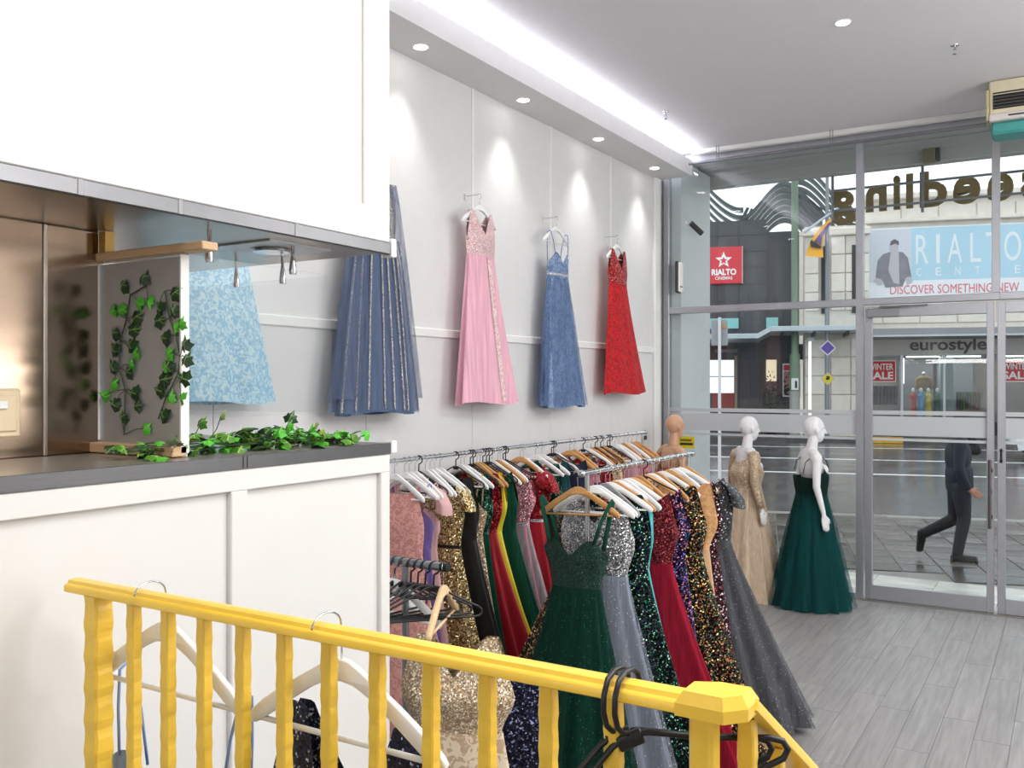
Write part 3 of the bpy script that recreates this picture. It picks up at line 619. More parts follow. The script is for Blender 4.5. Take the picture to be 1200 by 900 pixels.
# ================================================================== GOWNS
def gown(label, loc, rz, L, neck, mb_, ms_, wb=.18, ww=.15, wh=.34, db=.05, dw=.045, dh=.10, hw=.38, hb=.17, nf=9, amp=.10, dx=0, dy=0, e=1.15,
         over=None, over_s=1.06, strap=None, strap_w=.004, strap_x=.145, belt=None, stripes=None, stripe_m=None, stripe_w=.008, sleeve=None, flower=None, seed=1, cat='gown', group=None, name='gown', arm=.19, hem_cut=0, parent=None, pw=.70):
    r = random.Random(seed)
    if parent is None: root = thing(name, label, cat, (loc[0], loc[1], loc[2]-L), rz, group)
    else: root = parent
    zw = L-hw; zb = L-arm-.02
    n = 80
    def top(th):
        c = abs(math.cos(th)); fr = math.sin(th) < 0
        if neck == 'vneck':
            d_ = hb if fr else hb*.7
            if c < .60: return L-d_*(1-c/.60)
            if c < .84: return L
            return L-(c-.84)/.16*arm
        if neck == 'high':
            if c < .5: return L-.05
            if c < .86: return L-.05+.05*(c-.5)/.36
            return L-(c-.86)/.14*arm
        if neck == 'sweet':
            if fr: return L-hb+.02-.085*max(0, 1-c/.5)**1.4-.09*max(0, c-.6)**1.5/.3
            return L-hb-.07-.02*c
        if neck == 'off': return L-.07-.04*(1-c)-(0 if fr else .03)
    def wd(z):
        f = (z-zw)/max(1e-3, zb-zw)
        if f <= 1: f = max(0, f); g = f*f*(3-2*f); return ww+(wb-ww)*g, dw+(db-dw)*g
        g = min(1, (z-zb)/max(1e-3, L-zb)); return wb+(min(wb, .185)-wb)*g, db*(1-g)+.013*g
    rows = []
    for j in range(17):
        s = j/16; row = []
        for k in range(n):
            th = 2*PI*k/n; z = zw+s*(top(th)-zw); a, b_ = wd(z)
            cr = 1+.02*math.sin(7*th+5*s+seed)
            row.append((a*math.cos(th)*cr, b_*math.sin(th)*cr, z))
        rows.append(row)
    MB().grid(rows).build('bodice', mb_, root, 'all')
    p1, p2, p3 = r.uniform(0, 6), r.uniform(0, 6), r.uniform(0, 6)
    def sk(th, s, k=1.0, ph=0.0):
        a = ww+(wh-ww)*s**e; b_ = dw+(dh-dw)*s**e
        fo = 1+1.5*amp*s**.6*(math.sin(nf*th+p1+ph+.7*math.sin(2*th+p3))+.45*math.sin((nf*2-3)*th+p2+ph))*.8
        z = zw*(1-s)+(.012*math.sin(3*th+p3)+hem_cut*math.cos(th))*s**3
        return (a*fo*k*math.cos(th)+dx*s**1.2, b_*fo*k*math.sin(th)+dy*s**1.2, z)
    m = 110
    MB().grid([[sk(2*PI*k/m, j/22) for k in range(m)] for j in range(23)]).build('skirt', ms_, root, 'all')
    if over: MB().grid([[sk(2*PI*k/m, .02+.98*j/22*.99, 1+(over_s-1)*min(1, j/6), 1.3) for k in range(m)] for j in range(23)]).build('tulle_overlay', over, root, 'all')
    if strap:
        for sx in (-1, 1):
            xb = sx*wb*.66; zf = top(-math.acos(.66))
            MB().tube([(xb, -db*.75, zf-.012), (sx*(strap_x+abs(xb))/2, -db*.6, (zf+L)/2), (sx*strap_x, -.016, L-.012), (sx*strap_x, 0, L-.002), (sx*strap_x, .016, L-.012), (sx*(strap_x+abs(xb))/2, db*.6, (zf+L)/2-.02), (xb, db*.75, zf-.06)], strap_w, 8, True, 1.0 if strap_w < .006 else .3).build('strap', strap, root, 'all')
    if belt:
        MB().grid([[((ww+.004)*math.cos(2*PI*k/40), (dw+.004)*math.sin(2*PI*k/40), zw+h) for k in range(40)] for h in (-.010, .010)]).build('belt', belt, root, 'all')
    if stripes:
        for th in stripes:
            rows = []
            for j in range(31):
                s = .01+.97*j/30; q = Vector(sk(th, s, over_s if over else 1.0, 1.3 if over else 0)); q2 = Vector(sk(th+.02, s, over_s if over else 1.0, 1.3 if over else 0))
                t_ = (q2-q).normalized(); nn = t_.cross(Vector((0,0,1))).normalized()
                rows.append([q+t_*stripe_w*a+nn*o_ for a, o_ in ((-1,.004), (-.4,.009), (.4,.009), (1,.004), (.4,-.002), (-.4,-.002))])
            MB().grid(rows).build('sequin_stripe', stripe_m, root, 'all')
    SL = {'cap': ([(.62,-.015), (.92,-.05), (1.10,-.12), (1.12,-.17)], [.020,.046,.056,.058]), 'off': ([(.80,-.10), (1.05,-.13), (1.22,-.20), (1.26,-.30)], [.024,.046,.056,.066]), 'puff': ([(.72,-.01), (1.0,-.06), (1.24,-.17), (1.36,-.32), (1.36,-.46)], [.026,.060,.076,.070,.040])}
    if sleeve:
        pp, rr = SL[sleeve]
        for sx in (-1, 1):
            rows = []
            for (fx, fz), r_ in zip(pp, rr):
                rows.append([(sx*(wb*fx+r_*.75*math.cos(2*PI*q/20)*(1+.08*math.sin(5*2*PI*q/20))), r_*math.sin(2*PI*q/20)*(1+.08*math.sin(5*2*PI*q/20)), L+fz-.25*r_*math.cos(2*PI*q/20)) for q in range(20)])
            MB().grid(rows).build('sleeve', ms_ if sleeve == 'puff' else mb_, root, 'all')
    if flower:
        fm = MB()
        for i in range(16):
            a = i*2.4; q = .012*math.sqrt(i); fm.ell((wb*.9+q*math.cos(a), -db+q*.3-.02, L-.09+q*math.sin(a)), (.022, .012, .022), 8, 5)
        fm.build('flower', flower, root, 'all')
    return root

# fabrics
G = C
sat = lambda n, c, v=.08, r=.42: mat(n, c, r, 0, 4, v, .5, 6, vec=(5, 5, .5), sheen=.15)
tul = lambda n, c: mat(n, c, .85, 0, 5, .16, .7, 7, vec=(9, 9, .35), spec=.2)
pink_chif = tul('pink chiffon', G(240, 184, 201)); pink_bead = mat_sequin('pink beaded bodice', G(232, 186, 188), [G(250, 226, 226), G(214, 160, 164), G(255, 244, 244)], 232, 0.55, .25, .4)
pink_lace = mat_lace('silver pink trim', G(226, 178, 182), G(246, 224, 224), 46)
dusty_lace = mat_lace('dusty blue lace', G(98, 122, 162), G(140, 162, 196), 26); dusty_tulle = mat_tulle('dusty blue tulle', G(104, 128, 172), .42)
red_lace = mat_lace('red lace', G(160, 6, 16), G(208, 20, 30), 36); red_bead = mat_sequin('red beads', G(168, 8, 18), [G(220, 40, 44), G(150, 6, 14), G(250, 190, 180)], 139, 0.22, .3, .4)
blue_sat = tul('slate blue satin', G(92, 112, 144)); blue_tulle = mat_tulle('slate blue tulle', G(112, 126, 156), .42); silver_seq = mat_sequin('silver sequin trim', G(112, 112, 124), [G(200, 194, 192), G(240, 236, 228), G(150, 146, 150)], 263, 0.70, .5, .35)
cyan_lace = mat_lace('pale cyan lace', G(140, 192, 222), G(196, 226, 236), 34, lo=.44, hi=.60)
rhine = mat_sequin('rhinestone belt', G(180, 180, 186), [G(240, 240, 246), G(200, 200, 210)], 310, 0.70, .6, .25)

# ---- gowns on the left wall, each on a white hanger hooked to a cover strip or hook
def wall_hook(y, z, label):
    t = thing('wall_hook', label, 'hook', (-3.776, y, z), 0, 'wall hooks for the display gowns')
    MB().cbox(0, .006, -.008, .008, -.03, .02, .002).build('plate', white_trim, t); MB().tube([(.004,0,0), (.11,0,0), (.120,0,.004), (.122,0,.012)], .0035, 8).build('peg', chrome, t, True)
XW = -3.652
def wall_gown(y, zt, hlab, klab):
    wall_hook(y, zt, klab); hanger('white', (XW, y, zt-.006), PI/2, hlab, 'hangers of the display gowns')
wall_gown(5.51, 3.452, 'white hanger carrying the pink gown on the wall', 'chrome wall hook above the pink gown')
wall_gown(6.67, 3.468, 'white hanger carrying the dusty blue gown on the wall', 'chrome wall hook above the dusty blue gown')
wall_gown(7.86, 3.474, 'white hanger carrying the red gown on the wall', 'chrome wall hook above the red gown')
wall_gown(4.36, 3.46, 'white hanger of the slate blue gown behind the bulkhead', 'chrome wall hook above the slate blue gown')
wall_gown(3.10, 3.46, 'white hanger of the pale cyan gown behind the bulkhead', 'chrome wall hook above the pale cyan gown')
gown('pink chiffon gown with beaded bodice on the white wall', (XW, 5.525, 3.325), PI/2, 1.385, 'vneck', pink_bead, pink_chif, wb=.178, ww=.170, wh=.375, dh=.105, hw=.32, hb=.17, nf=7, amp=.10, dx=.10, e=1.05, stripes=[-PI/2+.16, -PI/2+.30], stripe_m=pink_lace, stripe_w=.024, seed=4)
gown('dusty blue lace gown with silver belt on the white wall', (XW, 6.69, 3.345), PI/2, 1.455, 'sweet', dusty_lace, dusty_lace, wb=.165, ww=.165, wh=.345, dh=.085, hw=.36, hb=.20, nf=8, amp=.07, dx=.09, e=1.05, over=dusty_tulle, over_s=1.10, strap=dusty_lace, belt=rhine, seed=5)
gown('red lace gown with deep V neck on the white wall', (XW, 7.87, 3.345), PI/2, 1.355, 'vneck', red_bead, red_lace, wb=.19, ww=.175, wh=.42, dh=.095, hw=.32, hb=.20, nf=7, amp=.06, dx=.17, e=1.1, belt=red_bead, seed=6)
slate = gown('slate blue tulle gown with silver sequin stripes on the wall', (XW, 4.36, 3.33), PI/2, 1.43, 'vneck', silver_seq, blue_sat, wb=.18, ww=.17, wh=.335, dh=.095, hw=.34, nf=10, amp=.06, dx=.0, e=.8, over=blue_tulle, over_s=1.17, stripes=[-PI/2+a for a in (-1.15, -.85, -.5, -.12, .10, .36, .62, .95)], stripe_m=silver_seq, stripe_w=.0075, seed=8)
for sx in (-1, 1):
    rows = []
    for q_ in range(19):
        s_ = q_/18; cx_ = sx*(.13+.165*s_**.8); hw_ = .035+.075*s_
        rows.append([(cx_+hw_*math.cos(2*PI*k_/36)*(1+.12*math.sin(5*2*PI*k_/36)), -.01+(.03+.05*s_)*math.sin(2*PI*k_/36)*(1+.12*math.sin(5*2*PI*k_/36+1)), 1.425*(1-s_)+.09*s_) for k_ in range(36)])
    MB().grid(rows).build('cape', blue_tulle, slate, 'all')
gown('pale cyan lace gown seen through the serving opening', (XW, 3.08, 3.33), PI/2, 1.345, 'vneck', cyan_lace, cyan_lace, wb=.18, ww=.17, wh=.40, dh=.10, hw=.34, nf=8, amp=.07, e=1.0, seed=9)

# ================================================================== RACKS
def rack(label, x, y0, y1, z, r=.0125, posts=(0, 1), base_w=.45):
    t = thing('clothes_rack', label, 'rack', (x, (y0+y1)/2, 0)); c = (y0+y1)/2
    MB().cyl((0, y0-c, z), (0, y1-c, z), r, 14).build('hanging_rail', chrome, t, True)
    for y in (y0, y1):
        MB().lathe([(r+.001, -.004), (r*1.5, -.002), (r*1.5, .008), (r*.9, .016)] if y == y1 else [(r*.9, -.016), (r*1.5, -.008), (r*1.5, .002), (r+.001, .004)], 14, (0, y-c, z), 'y').build('end_cap', chrome, t, True)
    for y in (y0+.06, y1-.06):
        p = MB().cyl((0, y-c, .07), (0, y-c, z-r*.5), .0125, 12).build('post', chrome, t, True)
        MB().cbox(-base_w/2, base_w/2, y-c-.015, y-c+.015, .045, .07, .004).build('foot', chrome, t)
        for sx in (-1, 1): MB().cyl((sx*base_w*.45, y-c-.01, .022), (sx*base_w*.45, y-c+.01, .022), .022, 12).cbox(sx*base_w*.45-.006, sx*base_w*.45+.006, y-c-.006, y-c+.006, .02, .05, .002).build('castor', black_p, p, True)
    return t
rack('long chrome clothes rack along the left wall', -3.30, 3.55, 7.70, 1.64)
rack('shorter chrome clothes rack standing in the room', -2.05, 4.00, 5.52, 1.64, base_w=.5)
sr = thing('clothes_rack', 'short grey tube rack with black hangers beside the kiosk', 'rack', (-2.5, 2.80, 0))
MB().cyl((-.6, 0, 1.39), (.50, 0, 1.39), .017, 14).build('hanging_rail', rail_grey, sr, True); MB().lathe([(.012, -.03), (.0175, -.028), (.0175, .004), (.008, .006)], 14, (.50, 0, 1.39), 'x').build('end_cap', black_p, sr, True)
for x in (-.5, .30): MB().cyl((x, 0, .03), (x, 0, 1.375), .013, 12).build('post', rail_grey, sr, True); MB().cbox(x-.015, x+.015, -.22, .22, .005, .03, .003).build('foot', rail_grey, sr)

# ---- hangers and gowns of the long rack
rk = random.Random(11)
far_h = [('white',4.10),('white',4.19),('white',4.235),('white',4.29),('black',4.33),('white',4.39),('white',4.44),('white',4.48),('white',4.54),('black',4.71),('white',4.76),('white',4.80),('black',4.87),('black',4.905),('wood',4.95),('wood',4.985),('black',5.02),('black',5.06),('black',5.10),('white',5.135),('wood',5.20),('white',5.235),('black',5.27),('black',5.30),('wood',5.50),('white',5.535),('white',5.71),('white',5.80),('black',5.95),('black',5.98),('white',6.01),
         ('wood',6.24),('wood',6.31),('black',6.46),('white',6.53),('wood',6.60),('black',6.68),('wood',6.72),('black',6.78),('wood',6.83),('black',6.91),('black',6.96),('white',7.06),('white',7.13),('wood',7.24),('white',7.32),('wood',7.40),('wood',7.50)]
ordn = ['first', 'second', 'third', 'fourth', 'fifth', 'sixth', 'seventh', 'eighth', 'ninth', 'tenth', 'eleventh', 'twelfth', 'thirteenth', 'fourteenth', 'fifteenth', 'sixteenth', 'seventeenth', 'eighteenth', 'nineteenth', 'twentieth', 'twenty-first', 'twenty-second']
WN = {'white': 'white wooden', 'wood': 'varnished wooden', 'black': 'black plastic', 'grey': 'grey velvet'}
cnt = {}
for kd, y in far_h:
    i = cnt[kd] = cnt.get(kd, -1)+1
    hanger(kd, (-3.30, y, 1.64), rk.uniform(-.16, .10), '%s hanger, %s of its kind from the near end of the long rack' % (WN[kd], ordn[i]), 'hangers on the long wall rack', rk.uniform(-.04, .04))
gold_seq = mat_sequin('gold sequins', G(120, 96, 50), [G(214, 190, 130), G(250, 236, 196), G(160, 130, 74), G(236, 214, 160)], 147, 0.75, .75, .3)
black_f = sat('black crepe', G(26, 26, 28)); nude_seq = mat_sequin('nude sequins', G(196, 166, 132), [G(226, 200, 166), G(246, 230, 206), G(180, 146, 110)], 186, 0.60, .45, .35)
dgreen_seq = mat_sequin('dark green sequins', G(14, 48, 38), [G(28, 92, 70), G(90, 160, 130)], 170, 0.25, .5, .3); red_seq = mat_sequin('ruby sequins', G(124, 8, 22), [G(176, 20, 36), G(226, 70, 80), G(110, 4, 14)], 170, 0.32, .45, .32)
red_sat = sat('ruby satin', G(170, 14, 36)); yellow_sat = sat('lemon satin', G(230, 214, 50)); forest = tul('forest green tulle', G(14, 70, 54)); mauve_seq = mat_sequin('mauve sequins', G(196, 120, 134), [G(226, 160, 168), G(250, 206, 206)], 170, 0.32, .35, .35)
mauve_sat = sat('mauve satin', G(190, 132, 150)); grey_tul = mat_tulle('pale grey tulle', G(190, 192, 192), .5); blush_lace = mat_lace('blush lace', G(206, 140, 134), G(230, 172, 164), 40)
lav = sat('lavender satin', G(118, 102, 170)); blush = sat('blush satin', G(222, 176, 176)); navy_f = sat('navy satin', G(24, 30, 62)); teal_d = sat('dark teal satin', G(10, 70, 76)); floral = mat_lace('floral print', G(60, 54, 70), G(200, 130, 140), 14)
black_bow = black_f; tan_seq = mat_sequin('tan sequins', G(190, 150, 110), [G(226, 196, 150)], 186, 0.50, .4, .35)
FX, FZ = -3.30, 1.505
fg = dict(L=1.46, wh=.36, dh=.085, group='gowns on the long wall rack')
def far(label, y, neck, a, b_, **k):
    q = dict(fg); q.update(k); gown(label, (FX, y, FZ), q.pop('rz', 0), q.pop('L'), neck, a, b_, **q)
far('blush pink lace gown at the near end of the long rack', 4.11, 'high', blush_lace, blush_lace, wb=.20, ww=.19, wh=.40, seed=11, dx=.03)
far('lavender satin gown with thin straps on the long rack', 4.24, 'sweet', lav, lav, strap=lav, wh=.30, seed=12)
far('pale blush satin gown with dropped sleeves on the long rack', 4.30, 'sweet', blush, blush, strap=blush, sleeve='cap', wh=.30, wb=.185, seed=13)
far('gold sequin gown with black belt on the long rack', 4.50, 'off', gold_seq, gold_seq, sleeve='cap', belt=black_f, wh=.36, wb=.21, ww=.18, hw=.40, seed=14, dx=.05)
far('plain black gown hanging beside the gold sequin one', 4.66, 'vneck', black_f, black_f, wh=.45, wb=.205, ww=.19, seed=15, dx=.07)
far('nude sequin gown with thin straps beyond the black gown', 4.79, 'sweet', nude_seq, nude_seq, strap=nude_seq, strap_w=.009, wh=.33, seed=16)
far('dark green sequin gown squeezed beside the ruby one', 4.86, 'vneck', dgreen_seq, forest, wh=.33, seed=17)
far('ruby red gown with sequined bodice on the long rack', 4.95, 'vneck', red_seq, red_sat, wh=.46, wb=.195, seed=18, dx=.10, nf=7)
far('lemon yellow satin gown, a thin slice on the rack', 5.01, 'vneck', yellow_sat, yellow_sat, wh=.46, wb=.195, seed=19, dx=.09)
far('forest green tulle gown beyond the yellow slice', 5.12, 'high', forest, forest, wh=.47, wb=.21, ww=.19, seed=20, dx=.08)
far('mauve gown with pink sequin bodice on the long rack', 5.36, 'vneck', mauve_seq, mauve_sat, wh=.42, wb=.20, seed=21, belt=rhine, dx=.04, over=grey_tul, over_s=1.05)
far('ruby gown with a rose on the shoulder', 5.56, 'high', red_seq, red_sat, wh=.36, wb=.20, flower=red_sat, belt=rhine, sleeve='cap', seed=22)
far('black and green gown in the middle of the long rack', 5.78, 'vneck', dgreen_seq, black_f, wh=.36, seed=23)
far('forest green satin gown behind the tangled white hangers', 5.92, 'vneck', teal_d, teal_d, wh=.36, seed=24)
far('navy satin gown far along the long rack', 6.20, 'high', navy_f, navy_f, wh=.36, seed=25)
far('floral print gown far along the long rack', 6.42, 'vneck', floral, floral, wh=.34, seed=26)
far('ruby sequin gown near the far end of the long rack', 6.62, 'vneck', red_seq, red_seq, wh=.34, seed=27)
far('tan sequin gown near the far end of the long rack', 6.84, 'high', tan_seq, tan_seq, wh=.34, seed=28)
far('pale grey gown at the far end of the long rack', 7.16, 'vneck', mauve_sat, sat('silver grey satin', G(176, 178, 182)), wh=.34, seed=29)
far('dark floral gown, last on the long rack', 7.44, 'vneck', floral, teal_d, wh=.34, seed=30)

# ---- near rack
NX = -2.05
near_h = [('wood',4.05,-2.10,0,'varnished hanger carrying the green tulle gown'), ('white',4.13,NX,.05,'white hanger right behind the green gown hanger'), ('white',4.17,NX,-.05,'white hanger of the silver sequin gown'), ('grey',4.27,-2.05,-.25,'grey velvet hanger behind the silver gown'),
 ('white',4.32,NX,.22,'white hanger sprawled over the teal edged gown'), ('wood',4.38,NX,.10,'wooden hanger over the teal edged gown'), ('white',4.44,NX,.30,'white hanger over the satin teal gown'), ('white',4.50,NX,-.1,'white hanger of the burgundy gown'),
 ('white',4.56,NX,.16,'white hanger behind the burgundy gown'), ('wood',4.62,NX,.40,'tilted wooden hanger behind the burgundy gown'), ('wood',4.70,NX,-.35,'wooden hanger turned across the near rack rail'), ('black',4.76,NX,.1,'black plastic hanger on the near rack'),
 ('wood',4.82,NX,.5,'wooden hanger of the blue sequin gown'), ('white',4.88,NX,.1,'white hanger of the multicolour sequin gown'), ('wood',4.95,NX,-.3,'wooden hanger beside the multicolour gown'), ('white',5.03,NX,.06,'white hanger carrying the nude gown'), ('wood',5.14,NX,.05,'wooden hanger beyond the nude gown'), ('white',5.24,NX,-.05,'white hanger of the maroon sequin gown'), ('white',5.32,NX,.12,'white hanger beside the grey tulle gown'), ('wood',5.42,NX,0,'wooden hanger of the grey tulle gown at the far end')]
for kd, y, x, rz, lb in near_h: hanger(kd, (x, y, 1.64), rz, lb, 'hangers on the near rack', rk.uniform(-.05, .05))
gr_tul = mat_tulle('green tulle with glitter', G(10, 58, 46), .62, G(60, 110, 92)); gr_body = mat_sequin('green glitter bodice', G(8, 48, 38), [G(14, 66, 52), G(60, 120, 100)], 403, 0.12, .15, .5); gr_skirt = tul('green skirt', G(6, 48, 38))
sil_seq = mat_sequin('silver sequins', G(140, 142, 146), [G(190, 192, 196), G(244, 244, 246), G(110, 112, 118)], 178, 0.70, .7, .3); sil_tul = tul('silver blue tulle', G(132, 142, 158)); sil_ov = mat_tulle('silver glitter tulle', G(150, 154, 166), .35, G(206, 206, 214))
cop_seq = mat_sequin('copper black sequins', G(20, 14, 12), [G(150, 96, 40), G(220, 170, 100), G(90, 50, 24), G(250, 220, 170)], 162, 0.24, .45, .3); em_seq = mat_sequin('emerald black sequins', G(4, 16, 16), [G(10, 90, 66), G(40, 170, 120), G(40, 50, 110), G(170, 230, 200)], 170, 0.16, .5, .3)
teal_s = sat('turquoise satin', G(60, 176, 186)); bur_bead = mat_sequin('burgundy beads', G(96, 8, 22), [G(140, 16, 34), G(70, 4, 14), G(190, 70, 80)], 186, 0.29, .3, .4); bur_tul = tul('burgundy chiffon', G(134, 14, 38))
blu_seq = mat_sequin('blue violet sequins', G(14, 16, 52), [G(50, 50, 140), G(190, 90, 120), G(90, 110, 200), G(230, 150, 150)], 162, 0.23, .45, .3); mul_seq = mat_sequin('multicolour dark sequins', G(12, 14, 12), [G(60, 90, 40), G(190, 130, 60), G(30, 90, 90), G(240, 200, 130), G(150, 60, 40)], 162, 0.27, .45, .3)
nude_l = mat_lace('nude lace', G(206, 152, 100), G(222, 174, 124), 26); nude_s = sat('nude satin', G(206, 168, 128)); mar_seq = mat_sequin('maroon sequins', G(36, 6, 18), [G(120, 20, 50), G(240, 220, 230), G(70, 10, 30)], 162, 0.22, .4, .3)
gry_body = mat_sequin('grey glitter tulle', G(68, 70, 74), [G(90, 92, 98), G(220, 222, 226)], 170, 0.07, .3, .45); gry_skirt = tul('grey tulle skirt', G(78, 80, 84)); gry_ov = mat_tulle('grey glitter overlay', G(92, 94, 100), .5, G(150, 152, 156))
NZ = 1.505
ng = dict(L=1.47, wh=.42, dh=.12, group='gowns on the near rack')
def near(label, y, neck, a, b_, **k):
    q = dict(ng); q.update(k); gown(label, (q.pop('x', NX), y, q.pop('z', NZ)), q.pop('rz', 0), q.pop('L'), neck, a, b_, **q)
near('emerald tulle gown with sweetheart bodice at the near rack end', 4.04, 'sweet', gr_body, gr_skirt, x=-2.10, wb=.185, ww=.135, wh=.36, db=.07, dh=.20, hw=.43, hb=.21, nf=12, amp=.07, over=gr_tul, over_s=1.07, strap=forest, strap_w=.020, strap_x=.19, seed=41, dx=-.03, dy=-.06)
near('silver sequin gown hanging behind the emerald tulle gown', 4.17, 'vneck', sil_seq, sil_tul, wb=.205, ww=.17, wh=.36, dh=.12, dx=.07, over=sil_ov, over_s=1.08, hb=.13, seed=42)
near('black gown covered in copper sequins, left of the emerald one', 4.25, 'vneck', cop_seq, cop_seq, x=-2.12, wb=.20, ww=.17, wh=.46, dh=.10, dx=-.22, dy=.02, nf=6, e=.9, seed=43)
near('dark emerald sequin gown right of the silver gown', 4.38, 'vneck', em_seq, em_seq, wb=.21, ww=.185, wh=.38, dh=.10, dx=.14, dy=-.02, nf=6, seed=44)
near('turquoise satin gown, a thin edge beside the emerald sequins', 4.43, 'off', teal_s, teal_s, wb=.200, ww=.172, wh=.345, dh=.06, dx=.14, nf=4, amp=.04, seed=45)
near('burgundy chiffon gown with beaded bodice on the near rack', 4.58, 'high', bur_bead, bur_tul, x=-1.98, wb=.21, ww=.17, wh=.43, dh=.12, dx=.15, nf=10, amp=.07, seed=46)
near('blue violet sequin gown beside the burgundy one', 4.76, 'high', blu_seq, blu_seq, x=-1.99, wb=.21, ww=.19, wh=.32, dh=.09, dx=.03, nf=5, amp=.05, seed=47)
near('dark multicolour sequin gown on the near rack', 4.92, 'vneck', mul_seq, mul_seq, x=-1.96, wb=.22, ww=.20, wh=.45, dh=.11, dx=.15, nf=7, amp=.05, seed=48)
near('nude gown with lace bodice beside the multicolour gown', 5.08, 'vneck', nude_l, nude_s, x=-1.93, wb=.20, ww=.15, wh=.26, dh=.07, dx=.02, nf=5, seed=49)
near('maroon sequin gown beside the nude one', 5.23, 'high', mar_seq, mar_seq, x=-1.97, wb=.22, ww=.19, wh=.30, dh=.08, dx=.04, nf=5, seed=50)
near('wide grey glitter tulle gown at the far end of the near rack', 5.46, 'high', gry_body, gry_skirt, x=-1.98, wb=.22, ww=.20, wh=.52, dh=.34, dx=.10, dy=.10, nf=13, amp=.06, over=gry_ov, over_s=1.06, sleeve='cap', seed=51, e=1.05)

# ---- short rack by the kiosk
for i, (x, rz) in enumerate(((-2.06, -.5), (-2.10, -.42), (-2.135, -.34), (-2.17, -.22), (-2.21, -.12), (-2.25, 0))):
    hanger('black', (x, 2.80, 1.392), PI/2+rz, 'black plastic hanger, %s from the capped end of the short rack' % ordn[i], 'black hangers on the short rack', .06)
hanger('white', (-2.30, 2.80, 1.392), PI/2-.1, 'white hanger nearest the kiosk on the short rack', None, .15); hanger('white', (-2.37, 2.80, 1.392), PI/2+.15, 'white hanger second nearest the kiosk on the short rack', None, -.1)
hanger('pale', (-2.02, 2.80, 1.392), math.radians(112), 'pale wooden hanger with the champagne gown at the tube end')
hanger('white', (-2.235, 2.80, 1.392), .50, 'white hanger turned sideways among the black ones', None, .22)
champ = mat_sequin('champagne lace sequins', G(186, 160, 128), [G(214, 192, 160), G(246, 236, 214), G(168, 140, 108)], 201, 0.60, .35, .4); champ_t = mat_lace('champagne tulle', G(190, 164, 134), G(226, 208, 182), 30)
gown('champagne sequin gown hanging low behind the yellow railing', (-1.90, 2.72, 1.17), .35, 1.13, 'vneck', champ, champ_t, wb=.21, ww=.17, wh=.30, dh=.16, db=.08, hw=.34, hb=.14, seed=61, nf=7)
navy_seq = mat_sequin('navy sequins', G(16, 20, 46), [G(34, 40, 84), G(150, 160, 200)], 186, 0.18, .4, .35)
gown('navy glitter gown behind the champagne gown', (-1.86, 3.02, .98), .3, .94, 'high', navy_seq, navy_seq, wb=.18, ww=.16, wh=.30, dh=.16, dx=.10, seed=62)

# ---- hangers on the railing
def rail_hanger(kind, x, label, sc_=1.1, roll=0, yaw=0):
    t = thing('white_hanger' if kind == 'white' else 'black_hanger', label, 'hanger', (x, 1.268, 1.634), yaw); t.rotation_euler = (0, roll, yaw)
    link('shoulders', shoulder_mesh('shoulders', white_h, -.092, .046, sc_, .008), t); link('bar', bar_mesh('bar', white_h, -.092, .046, sc_, .006), t); link('hook', rail_hook_mesh('hook', chrome), t)
    return t
rail_hanger('white', -1.695, 'large white hanger hooked over the railing, left one'); rail_hanger('white', -1.185, 'large white hanger hooked over the railing, right one')
bl_s = sat('dusty blue crepe', G(120, 146, 190))
gown('dusty blue gown with thin straps on the left railing hanger', (-1.68, 1.345, 1.43), 0, 1.36, 'sweet', bl_s, bl_s, wb=.26, ww=.20, wh=.30, db=.05, dh=.07, hb=.20, strap=bl_s, strap_w=.0035, strap_x=.20, seed=63)
nv_l = mat_sequin('navy lace sequins', G(20, 26, 56), [G(34, 42, 84), G(200, 206, 226)], 232, 0.14, .35, .35)
gown('navy sequin gown with wide straps on the right railing hanger', (-1.185, 1.345, 1.445), 0, 1.37, 'vneck', nv_l, nv_l, wb=.25, ww=.17, wh=.30, db=.05, dh=.07, hb=.30, arm=.25, hw=.45, seed=64)
def black_rail(x, roll, yaw, label, y=1.27):
    t = thing('black_hanger', label, 'hanger', (x, y, 1.607), 0)
    q = [(x_, 0, z_+.078) for x_, _, z_ in loop]
    o = MB().tube([(-a, b_, c) for a, b_, c in q[::-1]]+q[1:], .0052, 8).cbox(-.02, .02, -.005, .005, -.02, .004, .002).build('shoulders', black_p, t, 'all')
    o.location = (0, 0, -.058); o.rotation_euler = (0, roll, yaw)
    pts = [(0,0,-.056), (0,-.018,-.05), (0,-.038,-.035), (0,-.048,-.012), (0,-.047,.012), (0,-.034,.032), (0,-.012,.040), (0,.014,.038), (0,.034,.028), (0,.044,.010)]
    MB().tube(pts, .0045, 8).build('hook', black_p, t, 'all')
black_rail(-.590, -.36, .62, 'black plastic hanger over the railing by the newel, left one'); black_rail(-.572, -.40, .55, 'black plastic hanger over the railing by the newel, right one')

